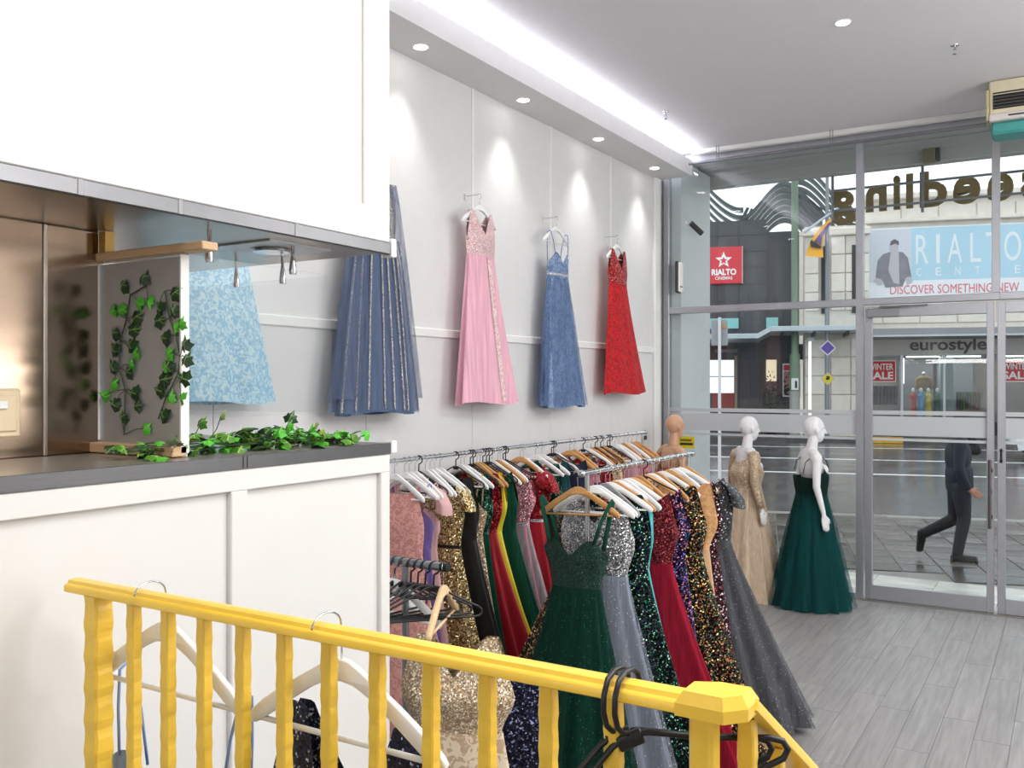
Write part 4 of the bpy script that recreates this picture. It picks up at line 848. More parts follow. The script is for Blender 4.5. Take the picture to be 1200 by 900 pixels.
# ================================================================== FIGURES
def remesh(mb, name, m, voxel=.006, smooth=6):
    me = mb.mesh(name+'_raw'); o = link(name+'_raw', me)
    a = o.modifiers.new('r', 'REMESH'); a.mode = 'VOXEL'; a.voxel_size = voxel; a.use_smooth_shade = True
    b = o.modifiers.new('s', 'SMOOTH'); b.factor = .5; b.iterations = smooth
    dg = bpy.context.evaluated_depsgraph_get(); out = bpy.data.meshes.new_from_object(o.evaluated_get(dg)); out.name = name
    bpy.data.objects.remove(o); out.materials.clear(); out.materials.append(m)
    out.polygons.foreach_set('use_smooth', [True]*len(out.polygons))
    return out
def hand(mb, wrist, d, side, palm_n, k=1.0, curl=.35):
    """palm plus five fingers; d the pointing direction, side towards the thumb, palm_n out of the palm"""
    w_, d, side, pn = Vector(wrist), Vector(d).normalized(), Vector(side).normalized(), Vector(palm_n).normalized()
    mb.capsule(w_, w_+d*.03*k, .021*k, .024*k)
    for i, (off, ln) in enumerate(((.030, .072), (.010, .082), (-.010, .076), (-.029, .060))):
        b0 = w_+d*.035*k+side*off*.8*k; b1 = w_+d*.088*k+side*off*k
        mb.capsule(b0, b1, .0125*k, .0105*k, 8, 3)
        m1 = b1+(d+pn*curl*.5).normalized()*ln*.52*k; m2 = m1+(d+pn*curl*1.4).normalized()*ln*.48*k
        mb.capsule(b1, m1, .0092*k, .0082*k, 8, 3); mb.capsule(m1, m2, .0082*k, .0066*k, 8, 3)
    t0 = w_+d*.025*k+side*.022*k; t1 = t0+(d*.8+side*.7+pn*.3).normalized()*.045*k; t2 = t1+(d+side*.15+pn*.35).normalized()*.036*k
    mb.capsule(t0, t1, .0125*k, .0100*k, 8, 3); mb.capsule(t1, t2, .0098*k, .0075*k, 8, 3)
def head(mb, c, k=1.0, nose=True):
    c = Vector(c)
    mb.ell(c+Vector((-.012,0,.022))*k, (.098*k, .077*k, .098*k)); mb.ell(c+Vector((.028,0,-.045))*k, (.062*k, .056*k, .078*k))
    mb.capsule(c+Vector((.045,0,-.100))*k, c+Vector((.058,0,-.092))*k, .026*k, .022*k)
    if nose: mb.capsule(c+Vector((.084,0,.008))*k, c+Vector((.104,0,-.034))*k, .009*k, .013*k, 8, 3)
    mb.ell(c+Vector((.078,0,-.068))*k, (.014*k, .024*k, .009*k), 10, 6); mb.ell(c+Vector((.076,0,-.080))*k, (.014*k, .020*k, .009*k), 10, 6)
    for s in (-1, 1):
        mb.ell(c+Vector((-.005, s*.077, -.012))*k, (.020*k, .010*k, .032*k), 10, 6)
        mb.capsule(c+Vector((.080, s*.018, .020))*k, c+Vector((.070, s*.046, .022))*k, .010*k, .009*k, 8, 3)
def mannequin_mb():
    mb = MB()
    head(mb, (.035, 0, 1.655)); mb.capsule((0,0,1.44), (.022,0,1.58), .055, .047)
    mb.capsule((-.01,-.10,1.425), (-.01,.10,1.425), .052, .052); mb.ell((0,0,1.30), (.098,.145,.165)); mb.ell((-.005,0,1.38), (.08,.15,.09))
    for s in (-1,1):
        mb.ell((.078, s*.068, 1.275), (.058,.060,.060)); mb.capsule((-.008, s*.148, 1.400), (-.015, s*.182, 1.375), .052, .047)
        mb.capsule((-.015, s*.185, 1.375), (-.035, s*.225, 1.135), .043, .034); mb.capsule((-.035, s*.225, 1.135), (.015, s*.262, .905), .034, .022)
        hand(mb, (.018, s*.266, .885), (.16, s*.06, -1), (1, -s*.2, .1), (.1, -s*1, 0), .95)
        mb.capsule((0, s*.088, .88), (.012, s*.080, .50), .092, .058); mb.capsule((.012, s*.080, .50), (-.018, s*.072, .12), .055, .034)
        mb.capsule((-.03, s*.072, .055), (.06, s*.082, .04), .036, .032); mb.capsule((.06, s*.082, .036), (.135, s*.09, .024), .033, .022)
    mb.ell((0,0,1.10), (.082,.112,.13)); mb.ell((-.012,0,.93), (.115,.158,.135))
    return mb
man_me = remesh(mannequin_mb(), 'body', mat('white mannequin', C(232, 232, 234), .38, var=.01), .0055, 5)
nude_me = man_me.copy(); nude_me.name = 'body'; nude_me.materials[0] = mat('tan mannequin', C(206, 160, 128), .42, var=.03, nscale=8)
def stand(t, k=1.0): MB().lathe([(.15, 0), (.15, .006), (.02, .012), (.011, .016), (.011, .30)], 24, (-.05, 0, 0)).build('base_plate', chrome, t, True)
cham_tul = tul('champagne tulle', C(204, 182, 158)); cham_ov = mat_tulle('champagne overlay', C(214, 194, 170), .45); cham_seq = mat_sequin('champagne sequin bodice', C(198, 174, 146), [C(216, 196, 166), C(246, 234, 212), C(176, 146, 112)], 186, 0.32, .3, .42)
m1 = thing('dressed_mannequin', 'white mannequin in a long sleeved champagne tulle gown by the shopfront', 'mannequin', (-2.72, 8.84, 0), math.radians(46)); m1.scale = (1, 1, .995)
link('body', man_me, m1); stand(m1)
def rot_gown(root, **k):
    """gown parts built facing -Y, turned to face the figure's front (+X)"""
    before = set(root.children); gown('', (0,0,0), 0, k.pop('L'), k.pop('neck'), k.pop('mb_'), k.pop('ms_'), parent=root, **k)
    for c in root.children:
        if c not in before: c.data.transform(Matrix.Rotation(PI/2, 4, 'Z') @ Matrix.Translation((0, k.get('oy', 0), 0)))
rot_gown(m1, L=1.445, neck='vneck', mb_=cham_seq, ms_=cham_tul, wb=.188, ww=.150, wh=.36, db=.158, dw=.140, dh=.36, hw=.36, hb=.15, nf=12, amp=.045, e=1.0, over=cham_ov, over_s=1.04, seed=71, belt=cham_seq)
for s in (-1, 1): MB().tube([(-.012, s*.150, 1.405), (-.016, s*.186, 1.365), (-.026, s*.207, 1.25), (-.036, s*.226, 1.135), (-.012, s*.243, 1.02), (.015, s*.263, .895)], [.060, .058, .050, .044, .038, .031], 14).build('sleeve', cham_seq, m1, 'all')
gr2 = tul('bottle green tulle', C(4, 42, 38)); gr2_ov = mat_tulle('teal tulle overlay', C(12, 82, 84), .38); gr2_b = tul('bottle green bodice', C(6, 38, 34))
m2 = thing('dressed_mannequin', 'white mannequin in a strappy dark green tulle gown nearest the door', 'mannequin', (-2.09, 8.80, 0), math.radians(34)); m2.scale = (1, 1, 1.0)
link('body', man_me, m2); stand(m2)
rot_gown(m2, L=1.43, neck='sweet', mb_=gr2_b, ms_=gr2, wb=.182, ww=.150, wh=.345, db=.160, dw=.142, dh=.345, hw=.38, hb=.13, nf=13, amp=.05, e=1.0, over=gr2_ov, over_s=1.12, strap=gr2_b, strap_w=.004, strap_x=.11, seed=72)
m3 = thing('dressed_mannequin', 'bald tan mannequin in a red strappy gown behind the racks', 'mannequin', (-3.40, 8.62, 0), math.radians(58))
link('body', nude_me, m3); stand(m3)
rot_gown(m3, L=1.43, neck='sweet', mb_=red_seq, ms_=red_sat, wb=.182, ww=.136, wh=.30, db=.158, dw=.112, dh=.28, hw=.38, hb=.11, nf=10, amp=.05, strap=red_sat, strap_x=.11, seed=73)

# ---- the walker outside
def walker():
    t = thing('person', 'person in dark jacket and trousers walking past the glass door in the rain', 'person', (-1.19, 12.06, -.02), math.atan2(.28, .96))
    skin = mat('skin', C(190, 132, 108), .5, var=.04); jk = mat('dark navy jacket', C(24, 26, 34), .7, 0, 8, .12, .3, 30); tr = mat('charcoal trousers', C(30, 30, 34), .75, 0, 8, .1, .3, 25); sh = mat('black shoes', C(16, 16, 18), .35); hr = mat('dark hair', C(30, 24, 20), .6)
    b = MB(); head(b, (.10, 0, 1.625), 1.0); b.capsule((.03,0,1.42), (.075,0,1.56), .058, .052); b.ell((.04,0,1.20), (.11,.15,.24)); b.ell((.05,0,.95), (.11,.15,.12))
    # right arm hangs with the hand forward, left arm raised to the ear
    b.capsule((.03,-.18,1.38), (.0,-.225,1.10), .045, .038); b.capsule((.0,-.225,1.10), (.10,-.21,.885), .037, .026); hand(b, (.115,-.208,.86), (.8,.05,-.45), (.35,.1,.9), (.1,.9,0), 1.08, .7)
    b.capsule((.04,.18,1.38), (.26,.20,1.30), .047, .038); b.capsule((.26,.20,1.30), (.19,.135,1.53), .037, .027); hand(b, (.185,.125,1.545), (-.25,-.1,1), (.9,-.2,.2), (-.2,-1,0), 1.0, .5)
    for s, hip, kn, an in ((-1, (.05,-.09,.90), (.09,-.09,.50), (.01,-.09,.10)), (1, (.04,.09,.90), (.02,.09,.47), (-.29,.09,.30))):
        b.capsule(hip, kn, .085, .055); b.capsule(kn, Vector(kn).lerp(Vector(an), .8), .050, .034)
    link('body', remesh(b, 'body', skin, .008, 3), t)
    j = MB(); j.ell((.035,0,1.24), (.150,.195,.25)); j.ell((.045,0,1.02), (.155,.190,.20)); j.capsule((.02,-.13,1.40), (.02,.13,1.40), .075, .075); j.capsule((.03,0,1.42), (.045,0,1.475), .082, .070)
    j.lathe([(.145, -.17), (.155, -.10), (.150, .1)], 20, (.05, 0, 1.0))
    for p, q, r0, r1 in (((.03,-.185,1.375), (.0,-.235,1.10), .074, .062), ((.0,-.235,1.10), (.095,-.215,.895), .062, .046), ((.04,.185,1.375), (.27,.205,1.30), .076, .066), ((.27,.205,1.30), (.20,.145,1.50), .064, .046)): j.capsule(p, q, r0, r1)
    link('jacket', remesh(j, 'jacket', jk, .012, 3), t)
    k = MB(); k.ell((.045,0,.91), (.135,.170,.13))
    k.capsule((.055,-.09,.88), (.085,-.09,.50), .112, .078); k.capsule((.085,-.09,.50), (.012,-.09,.09), .078, .062); k.capsule((.04,.09,.88), (.02,.09,.48), .110, .078); k.capsule((.02,.09,.48), (-.315,.09,.295), .078, .062)
    link('trousers', remesh(k, 'trousers', tr, .012, 3), t)
    for nm, p, q, u in (('shoe', (-.015,-.09,.045), (.20,-.09,.035), (0,0,0)), ('shoe', (-.335,.09,.305), (-.365,.09,.10), (0,0,0))):
        s = MB(); s.capsule(p, q, .050, .038)
        P, Q = Vector(p), Vector(q); s.capsule(P, P.lerp(Q, .5), .052, .046)
        if p[2] < .1: s.box(-.06, .235, -.135, -.045, 0.0, .022)
        else: s.capsule(P+Vector((-.035,0,.0)), Q+Vector((-.02,0,-.01)), .032, .030)
        link('shoe', remesh(s, 'shoe', sh, .008, 2), t)
    h = MB(); h.ell((.075,0,1.675), (.108,.085,.085)); h.ell((.03,0,1.62), (.06,.075,.09)); link('hair', remesh(h, 'hair', hr, .008, 2), t)
    ph_ = MB().cbox(.155, .235, .088, .098, 1.54, 1.68, .003).build('phone', black_p, t)
walker()

# ================================================================== STREET (road frame: a along the road, n across it)
BE = math.atan2(.28, .96); RF = Matrix.Rotation(BE, 4, 'Z')
def road(o): o.matrix_world = RF @ o.matrix_world; return o
def rthing(name, label, cat, a, n, z=0, group=None, kind=None, rz=0):
    p = RF @ Vector((a, n, z)); return thing(name, label, cat, p, BE+rz, group, kind)
def text(parent, name, s, m, x, z, w, h, y=0.0, depth=.004, bold=0.0, flip=False, cut=None):
    cu = bpy.data.curves.new('t', 'FONT'); cu.body = s; cu.size = 1; cu.extrude = .5; cu.offset = bold; cu.resolution_u = 4
    o = bpy.data.objects.new('t', cu); me = bpy.data.meshes.new_from_object(o); bpy.data.objects.remove(o); bpy.data.curves.remove(cu)
    vs = [v.co for v in me.vertices]; x0, x1 = min(v.x for v in vs), max(v.x for v in vs); y0, y1 = min(v.y for v in vs), max(v.y for v in vs)
    for v in me.vertices:
        fx = (v.co.x-x0)/(x1-x0)
        v.co = (x+((1-fx) if flip else fx)*w, y-depth*(v.co.z), z+(v.co.y-y0)/(y1-y0)*h)
    if flip: me.flip_normals()
    me.materials.clear(); me.materials.append(m); me.name = name
    return link(name, me, parent)

# canopy and return wall of our own shopfront recess
side_m = mat('blue grey render', C(204, 208, 210), .5, var=.02)
wr = struct('wall_return', MB().box(-4.1, -3.60, 9.37, 10.30, -.1, 4.5), side_m, 'blue grey return wall outside the left shopfront pane', cat='wall')
canopy_m = mat('canopy soffit', C(176, 178, 176), .6, var=.03)
cp = struct('canopy', MB().box(-4.4, 3.2, 9.40, 10.55, 4.56, 4.75), canopy_m, 'grey canopy soffit outside above the shopfront', cat='canopy')
MB().cbox(-4.4, 3.2, 10.45, 10.60, 4.40, 4.80, .01).build('fascia_beam', canopy_m, cp); MB().box(-3.6, 3.2, 9.40, 10.45, 4.53, 4.565).build('soffit_panel', canopy_m, cp)
MB().cbox(-3.6, 3.2, 9.93, 9.96, 4.515, 4.54, .004).build('soffit_joint', alu, cp)
t = thing('cctv_camera', 'small black security camera on the return wall', 'camera', (-3.60, 9.50, 3.80))
MB().lathe([(.04, 0), (.04, .012), (.02, .02)], 14, (0,0,0.02), 'x').tube([(.015,0,.02), (.07,.02,.03), (.10,.03,0)], .010, 8).build('bracket', white_trim, t, True)
MB().cyl((.07,-.02,.03), (.16,.08,-.08), .030, 14).build('housing', black_p, t, True)
t = thing('door_intercom', 'white and black intercom box on the return wall', 'intercom', (-3.60, 9.25, 3.05)); MB().cbox(0, .03, -.06, .06, 0, .34, .01).build('back_plate', black_p, t); MB().cbox(.03, .05, -.05, .06, .01, .33, .01).build('cover', white_trim, t); MB().box(.05, .053, -.03, .03, .06, .075).build('badge', alu_d, t)
t = thing('warning_sticker', 'yellow sticker with dark stripe low on the shopfront glass', 'sticker', (-3.52, 9.32, 1.39)); MB().box(-.09, .09, -.002, 0, 0, .13).build('sheet', mat('yellow vinyl', C(222, 204, 30), .5), t)
MB().box(-.07, .075, -.004, -.002, .035, .06).build('dark_stripe', black_p, t); MB().box(-.07, .06, -.004, -.002, .075, .10).build('text_line', mat('olive print', C(110, 104, 20), .5), t)
t = thing('canopy_sensor', 'small olive box under the canopy', 'sensor', (-1.255, 10.40, 4.40)); MB().cbox(-.07, .05, -.05, .05, -.01, .13, .006).build('case', mat('olive box', C(128, 122, 92), .5), t); MB().cbox(.05, .09, -.04, .05, .0, .14, .008).build('bracket', alu_d, t)
# gold letters seen from behind on their rails
gold_m = mat('gold letter', C(132, 112, 66), .45, .3, var=.05)
t = thing('shop_sign', 'gold shop letters on rails seen back to front', 'sign', (-1.2, 10.60, 3.80)); xs0 = -1.2
for ch, x0, x1, z0, z1, x_ in (('g',-2.298,-2.034,3.849,4.231,0), ('n',-1.927,-1.715,3.967,4.240,0), ('i',-1.646,-1.577,3.968,4.333,0), ('l',-1.517,-1.449,3.969,4.338,0), ('d',-1.382,-1.117,3.963,4.340,0), ('e',-1.06,-.804,3.960,4.243,0), ('e',-.741,-.502,3.956,4.240,0), ('s',-.440,-.235,3.955,4.240,0)):
    text(t, 'letter', ch, gold_m, x0-xs0, z0-3.80, x1-x0, z1-z0, .0, .04, .035, flip=True)
for z in (4.232, 4.008): MB().cbox(-2.30-xs0, .6-xs0, .03-.09, .055-.09, z-3.80-.012, z-3.80+.012, .003).build('rail', rail_grey, t)
for x in (-2.265, -1.346, -.30): MB().cbox(x-.014-xs0, x+.014-xs0, -.09, -.062, .10, .62, .003).build('upright', rail_grey, t)

# ground
tile_m = mat_wet('wet stone paving', C(88, 84, 82), .16, .12, 8, .2); light_t = mat_wet('pale entrance tile', C(214, 212, 204), .22, .06, 10, .06)
pv = struct('pavement', MB().box(-60, 60, 8.6, 15.6, -.14, -.030), mat_wet('wet grout', C(130, 126, 120), .3), 'wet paved footpath outside the shop', cat='pavement'); road(pv)
# clip of the paving slab under the shop is avoided by a pale threshold strip laid in the shop's own axes
th = struct('floor_entrance', MB().box(-3.6, 3.2, 9.42, 10.62, -.12, -.020), mat('pale grout', C(170, 168, 160), .5), 'pale tiled strip between the shopfront and the footpath', cat='floor')
ent_me = MB().cbox(-.298, .298, -.198, .198, -.012, .0, .003).mesh('tile', light_t)
for i in range(11):
    for j in range(3): o = link('tile', ent_me, th); o.location = (-3.3+.60*i, 9.62+.40*j, -.008)
ts = .44
tile_mes = [MB().cbox(-ts/2+.006, ts/2-.006, -ts/2+.006, ts/2-.006, -.012, 0, .004).mesh('paving_stone', m_) for m_ in (tile_m, mat_wet('wet stone paving dark', C(70, 67, 66), .12, .12, 8, .2), mat_wet('wet stone paving warm', C(100, 94, 90), .18, .12, 8, .2))]
cnt_t = 0
for i in range(-12, 22):
    for j in range(12):
        a, n = ts*i, 15.22-ts*j
        p = RF @ Vector((a, n, 0))
        if p.y < 10.62+ts*.72 or p.x < -4.4 or p.x > 2.6: continue
        o = link('paving_stone', rnd.choice(tile_mes), pv); o.location = (a, n, -.018-rnd.random()*.003); cnt_t += 1
kb = struct('kerb', MB().cbox(-60, 60, 15.44, 15.75, -.25, -.022, .02), mat_wet('wet kerb stone', C(132, 130, 126), .25), 'near kerb stones along the wet road', cat='kerb'); road(kb)
asph = mat_wet('wet asphalt', C(84, 84, 88), .13, .25, 25, .15)
rd = struct('road', MB().box(-80, 80, 15.6, 37.0, -.4, -.13), asph, 'wet asphalt road crossing behind the glass', cat='road'); road(rd)
line_m = mat_wet('road paint', C(226, 226, 226), .3, .05)
for n, w_, nm in ((23.9, .12, ''), (28.4, .12, ''), (28.9, .0, ''), (33.6, .10, '')):
    if w_: MB().box(-60, 60, n-w_, n+w_, -.131, -.127).build('lane_line', line_m, rd)
fp = struct('pavement_far', MB().cbox(-80, 80, 36.6, 40.4, -.3, .0, .03), mat_wet('far paving', C(104, 102, 100), .25), 'far footpath across the road', cat='pavement'); road(fp)
MB().box(-60, 60, 36.55, 36.62, -.2, -.0).build('kerb_face', mat('far kerb', C(70, 70, 70), .5), fp)
MB().box(4.0, 5.1, 36.50, 36.60, -.12, .10).build('yellow_kerb_mark', mat('kerb yellow', C(206, 160, 40), .5), fp)

# ---- buildings across the road
dgrey = mat('dark panel cladding', C(64, 66, 72), .35, .1, 3, .1); dgrey2 = mat('darker panel cladding', C(52, 54, 60), .35, .1, 3, .1)
stone = mat('cream stone', C(228, 221, 211), .8, 0, 3, .06, .2, 14); stone_g = mat('grey stone', C(210, 204, 194), .75, 0, 3, .07, .2, 14)
teal_g = mat('teal glass panel', C(128, 190, 190), .2); can_g = mat('pale canopy metal', C(176, 188, 194), .35, .3); night = mat('shop dark', C(26, 26, 30), .3)
cn = rthing('cinema_building', 'dark clad building with red cinema sign across the road', 'building', -2, 40)
MB().box(-40, 2.23, 0, 1.6, 0, 9.03).build('main_block', dgrey, cn); MB().box(2.23, 3.55, 0.05, 1.6, 0, 8.5).build('lower_block', dgrey2, cn)
for x in (-1.6, -.7, .2, 1.1): MB().box(x-.012, x+.012, -.02, .0, 4.9, 9.03).build('cladding_joint', night, cn)
for z in (5.6, 6.3, 7.0, 7.7, 8.4): MB().box(-2, 2.23, -.015, 0, z-.012, z+.012).build('cladding_joint', night, cn)
for x0, x1 in ((-.25, 1.10), (2.22, 2.70)): MB().cbox(x0, x1, -.35, -.10, 4.42, 4.86, .01).build('teal_panel', teal_g, cn)
MB().box(-.3, 3.7, -.06, .0, 3.1, 3.75).build('name_fascia', night, cn)
text(cn, 'lettering', 'AT CINEMAS CENTRE', mat('small sign letters', C(170, 170, 172), .5), .10, 3.42, .96, .13, -.07, .01)
for x0, x1, z0, z1, m_, nm in ((-.16, .90, 1.70, 3.10, mat_emit('lit window', (.93, .96, 1, 1), 1.05), 'lit_window'), (.0, .90, 1.05, 1.70, mat('red panel', C(150, 40, 40), .4), 'red_panel'), (.92, 1.05, 1.05, 3.28, mat('door frame tan', C(150, 132, 118), .5), 'door_frame'), (2.22, 2.64, 2.2, 3.10, mat_emit('warm lit poster', C(226, 206, 176), .8), 'lit_panel'), (2.22, 2.64, 1.3, 2.2, mat('poster lower', C(120, 96, 90), .5), 'lower_panel')):
    MB().cbox(x0, x1, -.12, -.04, z0, z1, .01).build(nm, m_, cn)
for z, x0, x1 in ((2.40, -.16, .90),): MB().box(x0, x1, -.13, -.118, z-.02, z+.02).build('window_bar', alu_d, cn)
for x in (1.35, 1.9): MB().box(x-.2, x+.2, -.10, 0, .2, 3.0).build('entrance_pillar', mat('brown pillar %.1f' % x, C(66, 54, 54), .4), cn)
sg = rthing('cinema_sign', 'square red cinema sign with white star', 'sign', -1.42, 39.9, 6.34)
sx0 = -.66
MB().cbox(sx0, .66, -.12, 0, 0, 1.56, .02).build('board', mat('sign red', C(214, 38, 54), .35), sg)
MB().cbox(.655, .69, -.13, 0, -.02, 1.58, .01).build('edge_frame', mat('sign edge', C(222, 190, 190), .4), sg)
wm = mat('sign white', C(244, 244, 244), .5); sr_ = mat('sign red star', C(214, 38, 54), .35)
def star(R, r, cx, cz): return [(cx+(R if i % 2 == 0 else r)*math.sin(PI*i/5), cz+(R if i % 2 == 0 else r)*math.cos(PI*i/5)) for i in range(10)]
def fan(mb, poly, y0, y1, cx, cz):
    n = len(poly); mb.add([(x, y0, z) for x, z in poly]+[(cx, y0, cz)]+[(x, y1, z) for x, z in poly], [(i, (i+1)%n, n) for i in range(n)]+[(i, i+n+1, (i+1)%n+n+1, (i+1)%n) for i in range(n)]); return mb
fan(MB(), star(.36, .155, -.10, 1.00), -.135, -.12, -.10, 1.0).build('white_star', wm, sg); fan(MB(), star(.17, .075, -.10, .98), -.15, -.136, -.10, .98).build('star_centre', sr_, sg)
text(sg, 'lettering', 'RIALTO', wm, -.60, .36, 1.02, .27, -.13, .01, .04); text(sg, 'lettering', 'CINEMAS', wm, -.46, .17, .72, .14, -.13, .01, .015)
# wave screen
wv = rthing('wave_screen', 'wavy dark steel louvres above the dark building', 'screen', 0, 42.2, 0)
steel_w = mat('dark louvre', C(74, 82, 84), .4, .5)
def wave_band(x0, x1, f, k, parent):
    pts = [(x0+(x1-x0)*i/24, 0, f(x0+(x1-x0)*i/24)-.30*k) for i in range(25)]; mb = MB()
    rows = [[(x, -.25, z), (x, .05, z-.05), (x, .05, z-.20), (x, -.25, z-.17)] for x, y, z in pts]
    mb.grid(rows); mb.build('louvre', steel_w, parent, True)
left = lambda x: 9.95+.62*max(0, (-.9-x))**1.6 if x < -.9 else 9.95
mid = lambda x: 9.05+1.95*(.5-.5*math.cos(PI*min(1, max(0, (x+.8)/2.6)))) if x < 1.8 else 11.0-1.5*(.5-.5*math.cos(PI*min(1, (x-1.8)/2.4)))
rgt = lambda x: 11.75-2.1*(.5-.5*math.cos(PI*min(1, max(0, (x-1.5)/2.6))))
for k in range(6): wave_band(-4.2, -.75+.0*k, left, k*1.15, wv)
for k in range(7): wave_band(-.9+.12*k, 2.6, lambda x: 9.55+1.45*(.5-.5*math.cos(PI*min(1, max(0, (x+.9)/1.9)))) if x < 1.0 else 11.0-1.35*(.5-.5*math.cos(PI*min(1, (x-1.0)/1.9))), k*.88, wv)
for k in range(5): wave_band(1.55, 4.0, rgt, k*1.1+.0, wv)
MB().tube([(-1.35, -.1, 8.3), (-.55, -.1, 9.95)], .07, 8).tube([(-1.15, -.1, 8.3), (-.38, -.1, 9.9)], .05, 8).build('frame_strut', steel_w, wv, True)
MB().tube([(2.1, -.1, 7.95), (3.05, -.1, 9.1), (3.6, -.1, 9.6)], .06, 8).build('frame_rail', can_g, wv, True)
gb = rthing('rear_block', 'pale building behind the wavy screen', 'building', 0, 48); MB().box(-1.0, 4.6, 0, 2, 0, 9.6).build('wall', stone, gb); MB().cbox(-1.1, 4.7, -.1, .1, 9.5, 9.7, .02).build('parapet', stone_g, gb)
# stone corner building
sb_ = rthing('stone_building', 'rusticated stone corner building with tall slit windows', 'building', 3, 38.6)
MB().box(-1.3, 1.08, .02, 1.3, 0, 8.4).build('wall', stone_g, sb_)
for z in (.9, 1.65, 2.4, 3.15, 5.0, 5.75, 6.5, 7.25):
    for x0, x1 in (((-1.3, -.75), (-.3, .25), (.25, 1.15)) if z > 4.3 else ((-1.3, -.3), (-.3, .45), (.45, 1.15))): MB().cbox(x0+.015, x1-.015, -.06, .03, z+.02, z+.73, .02).build('stone_block', rnd.choice((stone, stone_g)), sb_)
for x in (-.53, .62): MB().box(x-.13, x+.13, -.075, .0, 4.9, 7.6).build('slit_window', night, sb_)
MB().cbox(-1.4, 1.2, -.2, .1, 8.0, 8.3, .04).build('cornice', stone, sb_)
# canopy over the far footpath
cy = rthing('street_canopy', 'pale glass and steel canopy over the far footpath', 'canopy', 0, 36.4, 3.83)
MB().cbox(-8, -.1, 0, 3.4, 0, .20, .02).build('low_slab', can_g, cy); MB().cbox(.35, 3.75, -.1, 3.4, .26, .46, .02).build('high_slab', can_g, cy)
MB().add([(-.12,0,0), (.36,-.1,.26), (.36,-.1,.46), (-.12,0,.20), (-.12,3.4,0), (.36,3.4,.26), (.36,3.4,.46), (-.12,3.4,.20)], [(0,1,2,3), (4,7,6,5), (0,4,5,1), (3,2,6,7)]).build('step_slab', can_g, cy)
for x in (.8, 2.0, 3.2): MB().cbox(x-.04, x+.04, .4, 3.2, .10, .26, .01).build('canopy_beam', alu_d, cy)
# centre building on the right
mb_ = rthing('shopping_centre', 'cream stone building with shop windows and a wide banner', 'building', 4.1, 40)
MB().box(0, 40, 0.02, 10, 4.0, 9.75).build('upper_wall', stone, mb_); MB().cbox(-.05, 40, -.25, .05, 8.62, 8.78, .03).build('string_course', stone, mb_); MB().cbox(-.1, 40, -.35, .1, 9.55, 9.8, .04).build('parapet', stone, mb_)
for i in range(16): MB().cbox(i*1.4+.02, i*1.4+1.38, -.045, .03, 8.80, 9.30, .02).build('stone_block', stone, mb_)
for i in range(16): MB().cbox(i*1.4+.02-.7, i*1.4+1.38-.7, -.045, .03, 4.55, 5.35, .02).build('stone_block', stone, mb_)
MB().box(0, 40, .3, .5, 3.28, 4.0).build('sign_fascia', mat('grey fascia', C(206, 202, 196), .5), mb_)
text(mb_, 'lettering', 'eurostyle', mat('dark sign letter', C(66, 62, 60), .5), 1.78, 3.30, 2.85, .64, .29, .03, .02)
MB().box(0, 40, 2.9, 3.1, 0, 3.4).build('shop_back_wall', mat('shop interior wall', C(120, 112, 110), .7, 0, 1.5, .3), mb_); MB().box(0, 40, .5, 3.0, -.02, .02).build('shop_floor', mat('shop floor', C(120, 112, 104), .4), mb_); MB().box(0, 40, .5, 3.0, 3.3, 3.4).build('shop_ceiling', mat('shop ceiling', C(170, 166, 160), .7), mb_)
for x in (0.30, 1.50, 3.10, 4.75, 6.5, 8.2): MB().cbox(x-.05, x+.05, .42, .52, 0, 3.28, .01).build('window_mullion', alu, mb_)
MB().cbox(0, 12, .40, .52, .0, .55, .02).build('stall_riser', night, mb_)
MB().box(.1, 12, .46, .47, .55, 3.28).build('shop_glass', glass_far, mb_)
MB().box(1.68, 3.05, 2.6, 2.7, .3, 3.1).build('display_panel', mat('display grey', C(110, 108, 114), .6), mb_); MB().box(3.2, 4.6, 2.6, 2.7, .3, 3.1).build('display_panel', mat('display grey blue', C(112, 116, 124), .6), mb_)
for x0, x1 in ((1.75, 3.0), (3.3, 4.55), (5.2, 6.4)): MB().box(x0, x1, .9, 1.05, 3.18, 3.24).build('strip_lamp', mat_emit('strip lamp', (1, 1, .96, 1), 3.2), mb_)
MB().cbox(3.05, 3.55, 1.0, 1.4, .5, 3.2, .02).build('inner_column', mat('inner column', C(150, 156, 162), .5), mb_)
MB().box(1.62, 1.66, .9, .95, 2.1, 3.15).build('tube_light', mat_emit('violet tube', (.8, .75, 1, 1), 3), mb_)
for i in range(9): MB().cbox(3.75+.1*i, 3.82+.1*i, 1.2, 1.6, 1.0, 1.75, .01).build('hung_garment', mat('garment tone %d' % i, C(60+8*i, 58+6*(i % 3)*4, 60), .8), mb_)
for i in range(8): MB().cbox(.35+.14*i, .46+.14*i, 1.2, 1.6, 1.2, 2.0, .01).build('hung_garment', mat('garment dark %d' % i, C(50+9*(i % 4), 52, 56+5*(i % 3)), .8), mb_)
area('far_shop_light', RF @ Vector((7.0, 41.5, 3.25)), 8, 1.2, 150, (1, .93, .84), (0, 0, BE))
fcy = rthing('street_canopy', 'grey steel canopy edge over the far shop windows', 'canopy', 4.0, 37.4, 3.90); MB().cbox(0, 30, 0, 2.9, 0, .13, .02).build('slab', mat('canopy grey', C(120, 122, 124), .5), fcy); MB().cbox(0, 30, -.03, .0, -.02, .30, .01).build('edge_beam', mat('canopy edge', C(134, 136, 140), .4, .3), fcy); MB().cbox(0, 30, -.045, -.03, -.02, .05, .004).build('drip_edge', can_g, fcy)
bn = rthing('banner', 'wide pale blue and white advertising banner with red slogan', 'banner', 4.18, 39.85, 5.50)
